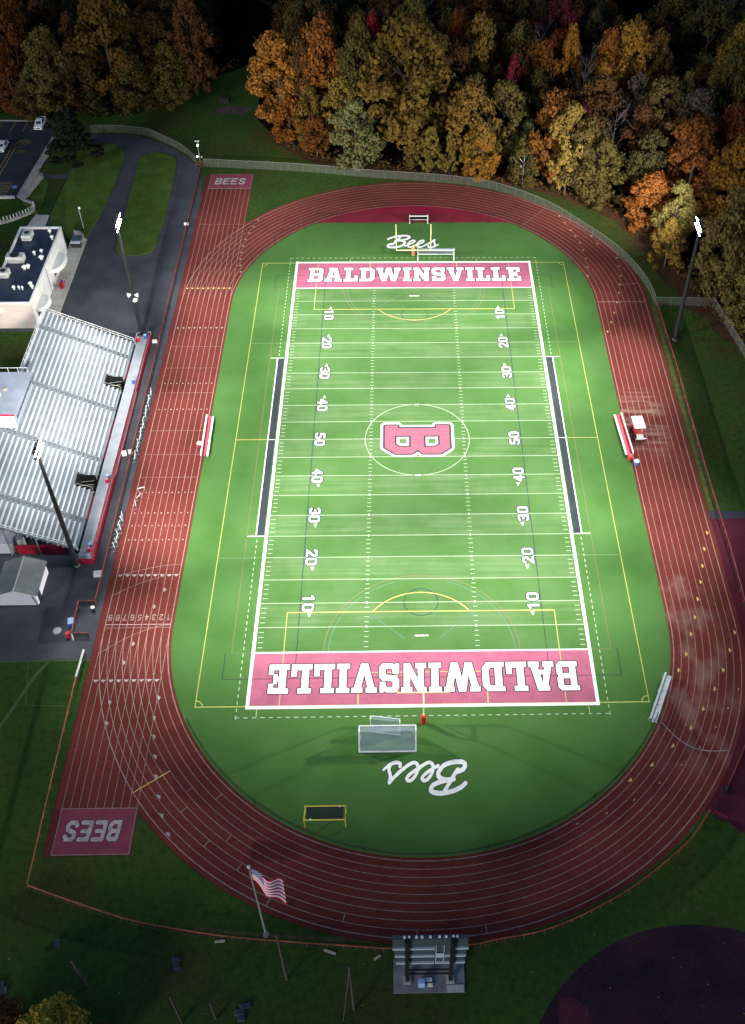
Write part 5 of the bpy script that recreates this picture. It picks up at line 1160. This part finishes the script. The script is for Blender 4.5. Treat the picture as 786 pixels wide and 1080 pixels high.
HAND = [  # px centre, px top, px base, px width, colour, kind, label
 (293, 39, 132, 56, 'orange', 'round', 'bright orange tree at the left corner of the wood beside the lawn'),
 (340, 23, 138, 44, 'orange', 'round', 'orange topped tree right behind the bright corner tree'),
 (322, 40, 136, 34, 'brown', 'round', 'brown leaved tree between two orange trees at the wood corner'),
 (380, 24, 150, 40, 'olive', 'round', 'tall brownish olive tree left of the big golden crown'),
 (305, 104, 146, 34, 'redorange', 'low', 'low orange red tree at the foot of the corner trees'),
 (328, 92, 152, 32, 'gold', 'low', 'small golden tree in front of the left wood corner'),
 (361, 84, 158, 36, 'gold', 'round', 'slim golden tree behind the pale green bushy one'),
 (375, 108, 174, 50, 'palegreen', 'low', 'pale green bushy tree standing at the front of the wood'),
 (394, 17, 115, 18, 'red', 'round', 'small scarlet topped tree peeping left of the big golden crown'),
 (433, 23, 164, 82, 'gold', 'round', 'huge golden tree, the biggest crown of the wood front'),
 (411, 4, 95, 28, 'yellowolive', 'cone', 'pointed yellowish tree behind the huge golden crown'),
 (436, -4, 95, 36, 'yellowolive', 'round', 'yellow olive tree at the top edge above the huge golden crown'),
 (484, 15, 110, 30, 'redorange', 'round', 'orange red tree right of the huge golden crown, high up'),
 (506, 20, 138, 36, 'gold', 'round', 'olive gold tree just right of the orange red one'),
 (478, 50, 150, 36, 'brown', 'round', 'dull brownish red tree in the shade right of the huge golden crown'),
 (498, 92, 178, 46, 'gold', 'round', 'gold and orange tree above the far goal post'),
 (509, 132, 186, 36, 'orange', 'low', 'low orange tree at the wood front right of the far goal post'),
 (455, 134, 180, 24, 'yellow', 'cone', 'small conical yellow tree by the fence at the wood front'),
 (436, 149, 176, 17, 'yellow', 'low', 'tiny yellow tree left of the small conical one'),
 (475, 139, 183, 16, 'yellow', 'cone', 'thin yellow sapling right of the small conical tree'),
 (541, 58, 160, 31, 'crimson', 'cone', 'tall pointed crimson tree in the middle of the wood'),
 (546, 28, 125, 36, 'olive', 'round', 'olive tree right behind the pointed crimson one'),
 (571, 18, 108, 30, 'greybrown', 'bare', 'bare grey tree beside the maroon crown near the top'),
 (588, -2, 98, 40, 'maroon', 'round', 'dark maroon tree at the top middle of the wood'),
 (568, 48, 145, 36, 'rust', 'round', 'brownish orange tree below the bare grey one'),
 (585, 100, 194, 46, 'goldorange', 'round', 'golden orange tree at the wood front above the far bend'),
 (556, 128, 186, 34, 'green', 'low', 'green leaved tree at the wood front beside the birch'),
 (664, 30, 135, 50, 'goldorange', 'round', 'large golden orange crown high on the right of the wood'),
 (691, 36, 135, 30, 'brown', 'round', 'brown tree tucked right of the large golden orange crown'),
 (640, 33, 126, 28, 'redorange', 'round', 'orange red tree left of the large golden orange crown'),
 (599, 32, 136, 24, 'orange', 'round', 'narrow orange tree right of the dark maroon one'),
 (615, 46, 138, 28, 'greybrown', 'bare', 'bare pinkish grey tree between narrow orange and orange red trees'),
 (630, 82, 170, 46, 'brown', 'round', 'orange brown tree in the middle right of the wood'),
 (601, 112, 204, 40, 'yellow', 'round', 'yellow tree at the front above the bend, beside a yellow olive one'),
 (617, 128, 209, 38, 'yellowolive', 'round', 'yellow olive tree at the front just right of the yellow one'),
 (636, 148, 216, 46, 'olive', 'low', 'spreading olive tree at the front above the upper right bend'),
 (647, 108, 186, 28, 'greybrown', 'bare', 'bare twiggy tree behind the spreading olive one'),
 (698, 85, 176, 46, 'yellowolive', 'round', 'yellow olive tree below the dark gap of the wood'),
 (720, 77, 172, 30, 'olive', 'cone', 'pointed olive tree below the dark gap of the wood'),
 (733, 98, 186, 48, 'greybrown', 'round', 'greyish brown thin leaved tree right of the pointed olive one'),
 (685, 143, 219, 42, 'darkolive', 'round', 'dark olive tree behind the low orange one at right'),
 (689, 184, 243, 46, 'orange', 'low', 'low spreading orange tree jutting out toward the lawn at right'),
 (730, 128, 230, 52, 'rust', 'round', 'big rust red tree left of the golden one at the right edge'),
 (767, 115, 215, 40, 'rust', 'round', 'rusty tree at the right edge above the golden one'),
 (772, 150, 260, 56, 'goldorange', 'round', 'golden orange tree at the right edge'),
 (768, 205, 318, 50, 'yellowolive', 'round', 'yellowish green tree right behind the right floodlight lamp'),
 (714, 195, 272, 36, 'yellowolive', 'round', 'yellow green tree left of the right floodlight lamp'),
 (706, 232, 282, 30, 'gold', 'low', 'low golden tree at the front left of the right floodlight'),
 (800, 272, 346, 50, 'yellowolive', 'low', 'yellow green tree at the right edge above the chain link fence corner'),
 (745, 4, 100, 64, 'darkolive', 'round', 'broad dark olive tree at the top right'),
 (778, 26, 140, 44, 'gold', 'round', 'golden olive tree at the far right edge near the top'),
 (765, 60, 168, 40, 'olive', 'round', 'olive tree below the golden olive one at the far right'),
]
HAND2 = [  # left wood: leaf colours darkened to paint in the floodlight falloff
 (51, 33, 124, 42, 'olive2', 'round', 'yellow olive tree above the white pickup truck'),
 (112, -14, 112, 56, 'shadegold', 'round', 'tall dull golden tree at the top left above the far lawn'),
 (14, -8, 108, 46, 'shadeorange', 'round', 'orange brown tree at the top left corner'),
 (9, 48, 120, 30, 'shadeorange', 'low', 'lower orange tree at the left edge above the car park'),
 (140, 54, 117, 40, 'olive2', 'low', 'olive yellow tree at the lawn edge, middle of the left wood'),
 (176, 46, 110, 38, 'olive', 'low', 'dull green tree at the lawn edge, right in the left wood'),
 (200, -6, 100, 40, 'brown', 'low', 'brown tree at the right end of the left wood'),
 (82, 40, 120, 36, 'brown', 'low', 'dark brown tree between the yellow olive and golden ones'),
 (30, 84, 124, 34, 'olive', 'low', 'low bushy olive tree just above the car park'),
 (98, 96, 124, 26, 'darkolive', 'low', 'low dark bush at the wood edge left of the evergreen top'),
 (132, 94, 118, 24, 'olive', 'low', 'low olive bush by the lawn edge of the left wood'),
]
def place(px, top, base, wpx, color, kind, label, group):
    x, y = at(px, base); d = proj(x, y, 8)[2]; W = wpx / (FPX / d)
    H = min(np.arange(3, 40, .25), key=lambda h: abs(proj(x, y, h)[1] - top)); H *= 1.0
    x, y = at(px + (wpx * .0), base); 
    for _ in range(3):                            # lean of the picture: keep the crown's middle on px
        x += (px - proj(x, y, H * .55)[0]) * d / FPX
    return tree(x, y, W * 1.12, H * 1.03, color, kind, label, group, birch='birch' in label)
for h in HAND: place(*h, GF)
tb = place(553, 143, 195, 26, 'olive', 'low', 'thin leaved tree with a white birch trunk at the wood front', GF)
for c in tb.children:
    if c.name.startswith('trunk'): c.data = BIRCH
for h in HAND2: place(*h, GL)
def inpoly(x, y, P):
    r = False
    for (xa, ya), (xb, yb) in zip(P, P[1:] + P[:1]):
        if (ya > y) != (yb > y) and x < (xb - xa) * (y - ya) / (yb - ya) + xa: r = not r
    return r
FILL = {'F': ('brown', 'olive', 'olive', 'darkolive', 'gold', 'rust', 'yellowolive', 'greybrown', 'goldorange', 'brown', 'olive', 'bare', 'maroon'), 'L': ('darkolive', 'olive', 'brown', 'darkolive', 'olive', 'brown')}
FL = {'olive': 'dull olive', 'brown': 'brown leaved', 'darkolive': 'dark olive', 'gold': 'dull golden', 'rust': 'rust coloured', 'yellowolive': 'yellow olive', 'greybrown': 'grey brown', 'goldorange': 'golden orange', 'bare': 'bare leafless', 'maroon': 'dark maroon'}
rr = random.Random(11); cnt = 0
for poly, key, nmax in ((RF, 'F', 150), (LF, 'L', 62)):
    got = 0
    for _ in range(9000):
        if got >= nmax: break
        x, y = rr.uniform(-140, 120), rr.uniform(20, 225)
        if not inpoly(x, y, poly): continue
        W = rr.uniform(8, 13); H = rr.uniform(14, 21)
        px, py, d = proj(x, y, H * .6); pt = proj(x, y, H)[1]
        if px < -35 or px > 825 or py < -25: continue
        if not (-1e9 < pt): continue
        if (648 < px < 700 and py < 40) or (694 < px < 738 and 22 < py < 92) or (208 < px < 300 and py < 92) or (560 < px < 700 and False): continue
        if min(math.hypot(x - a, y - b) - .28 * (W + w) for a, b, w in TREES) < 0: continue
        c = rr.choice(FILL[key]); kind = 'bare' if c == 'bare' else rr.choice(('round', 'round', 'low', 'cone') if key == 'F' else ('round', 'low', 'round'))
        if min(math.hypot(x - a, y - b) for a, b in edge) < 9: W *= .62; H *= .55
        tree(x, y, W, H, 'greybrown' if c == 'bare' else c, kind, '%s tree among the crowded crowns of the %s wood' % (FL[c], 'right hand' if key == 'F' else 'darker left hand'), '%s trees filling the %s wood' % (FL[c], 'right' if key == 'F' else 'left'))
        got += 1
# far backdrop rows behind the dark gaps
for x, y in ((-38, 192), (-30, 206), (-48, 205), (-20, 212), (62, 205), (72, 214), (54, 216)):
    tree(x, y, 11, 16, 'conifer', 'cone', 'almost black evergreen deep in a dark gap of the wood', 'black evergreens in the dark gaps')
x, y = at(79, 172); tree(x, y, 12.0, 13.5, 'conifer', 'cone', 'dark evergreen tree between the car park and the curved road', None, 'evergreen_tree', z=.1)
x, y = at(60, 1096); tree(x, y, 7.0, 7.2, 'brightyellow', 'low', 'small yellow tree at the bottom left edge', None)
x, y = at(100, 1106); tree(x, y, 4.6, 4.0, 'gold', 'low', 'low golden bush right of the small yellow tree', None, 'bush')
x, y = at(8, 1085); tree(x, y, 5.4, 5.5, 'brown', 'low', 'dark brown bush in the bottom left corner', None, 'bush')
# undergrowth along the wood edge and fallen leaves
def scatter(name, pts, sizes, m, label, flat=True):
    C = np.array(pts); N = rng.normal(scale=.25 if flat else .8, size=C.shape); N[:, 2] += 1; N /= np.linalg.norm(N, axis=1, keepdims=True)
    o = bpy.data.objects.new(name, quads_mesh(name, C, N, np.array(sizes), m)); COL.objects.link(o); tag(o, label, 'ground cover', None, 'stuff'); return o
P = []; Z = []
E = edge + []; E2 = smooth([(-110, 123.5), (-83, 124), (-67, 131), (-55, 142), (-46, 150)], 10)
for src in (E, E2):
    for p, q in zip(src[:-1], src[1:]):
        l = math.dist(p, q); nx, ny = -(q[1] - p[1]) / l, (q[0] - p[0]) / l
        if src is E and ny < 0 and nx < 0: nx, ny = -nx, -ny
        for k in range(int(l * 16)):
            t = rr.random(); s = abs(rr.gauss(0, 2.2)); cl_ = .5 + .5 * math.sin(p[0] * 1.3 + p[1])
            sx = 1 if (src is E) else 1
            P.append((p[0] + (q[0] - p[0]) * t + nx * s, p[1] + (q[1] - p[1]) * t + ny * s, rr.uniform(.1, .5 + 1.3 * cl_))); Z.append(rr.uniform(.12, .3))
scatter('undergrowth', P, Z, 'leaf_brown', 'brown undergrowth along the edge of the wood', False)
P = []; Z = []
for _ in range(5200):
    k = rr.randrange(len(edge) - 1); p = edge[k]; d = abs(rr.gauss(0, 4.5)); a = rr.uniform(0, 2 * PI); P.append((p[0] + d * math.cos(a), p[1] + d * math.sin(a), .03)); Z.append(rr.uniform(.08, .2))
for _ in range(1500):
    x, y = rr.uniform(49.8, 68), rr.uniform(-17, 40); P.append((x, y, .03)); Z.append(rr.uniform(.05, .11))
scatter('fallen_leaves', P, Z, 'leaf_rust', 'fallen autumn leaves on the grass by the wood')
P = []; Z = []
for _ in range(330):
    x, y = rr.uniform(-70, 60), rr.uniform(-105, -70)
    if math.hypot(x, y + CY) < 48.5 or (-48.5 < x < -37 and y > -77): continue
    P.append((x, y, .03)); Z.append(rr.uniform(.03, .08))
scatter('scattered_leaves', P, Z, 'dead_leaf', 'pale leaves scattered over the near grass')

# ------------------------------------------------------------------ light
SUN_EL, SUN_AZ = 15.0, -38.0     # soft overcast dusk light from behind and left of the camera; azimuth from -y toward -x
wd = bpy.data.worlds.new('World'); S.world = wd; wd.use_nodes = True; nt = wd.node_tree; bg = nt.nodes['Background']
sky = nt.nodes.new('ShaderNodeTexSky'); sky.sky_type = 'NISHITA'; sky.sun_disc = False
d = Vector((-math.sin(math.radians(-SUN_AZ)) * math.cos(math.radians(SUN_EL)), -math.cos(math.radians(SUN_AZ)) * math.cos(math.radians(SUN_EL)), math.sin(math.radians(SUN_EL))))
sky.sun_elevation = math.radians(SUN_EL); sky.sun_rotation = math.atan2(d.x, d.y); sky.air_density = 1.0; sky.dust_density = .4; sky.ozone_density = 4.0
nt.links.new(sky.outputs[0], bg.inputs['Color']); bg.inputs['Strength'].default_value = SKY
sl = bpy.data.lights.new('sun', 'SUN'); sl.energy = SUN; sl.angle = math.radians(14); sl.color = (1, .95, .9); so = bpy.data.objects.new('sun', sl); COL.objects.link(so)
so.rotation_euler = d.to_track_quat('Z', 'Y').to_euler(); so.location = (-60, -80, 120)
def spot(pos, target, watts, ang, blend=1.0, col=(1.0, .97, .90)):
    l = bpy.data.lights.new('floodlight_beam', 'SPOT'); l.energy = watts; l.spot_size = math.radians(ang); l.spot_blend = blend; l.shadow_soft_size = 1.5; l.color = col
    o = bpy.data.objects.new('floodlight_beam', l); COL.objects.link(o); o.location = pos
    o.rotation_euler = (Vector(target) - Vector(pos)).to_track_quat('-Z', 'Y').to_euler()
for pos, targets in BEAMS:
    for tg, w, ang in targets: spot(pos, (tg[0], tg[1], 0), w * FLOOD, ang)
S.view_settings.view_transform = 'Standard'; S.view_settings.look = 'None'; S.view_settings.gamma = 1; S.view_settings.exposure = EXPO; S.view_settings.use_curve_mapping = False
S.cycles.max_bounces = 5; S.cycles.transparent_max_bounces = 10; S.cycles.diffuse_bounces = 2; S.cycles.glossy_bounces = 2; S.cycles.sample_clamp_indirect = 4
S.cycles.use_denoising = True
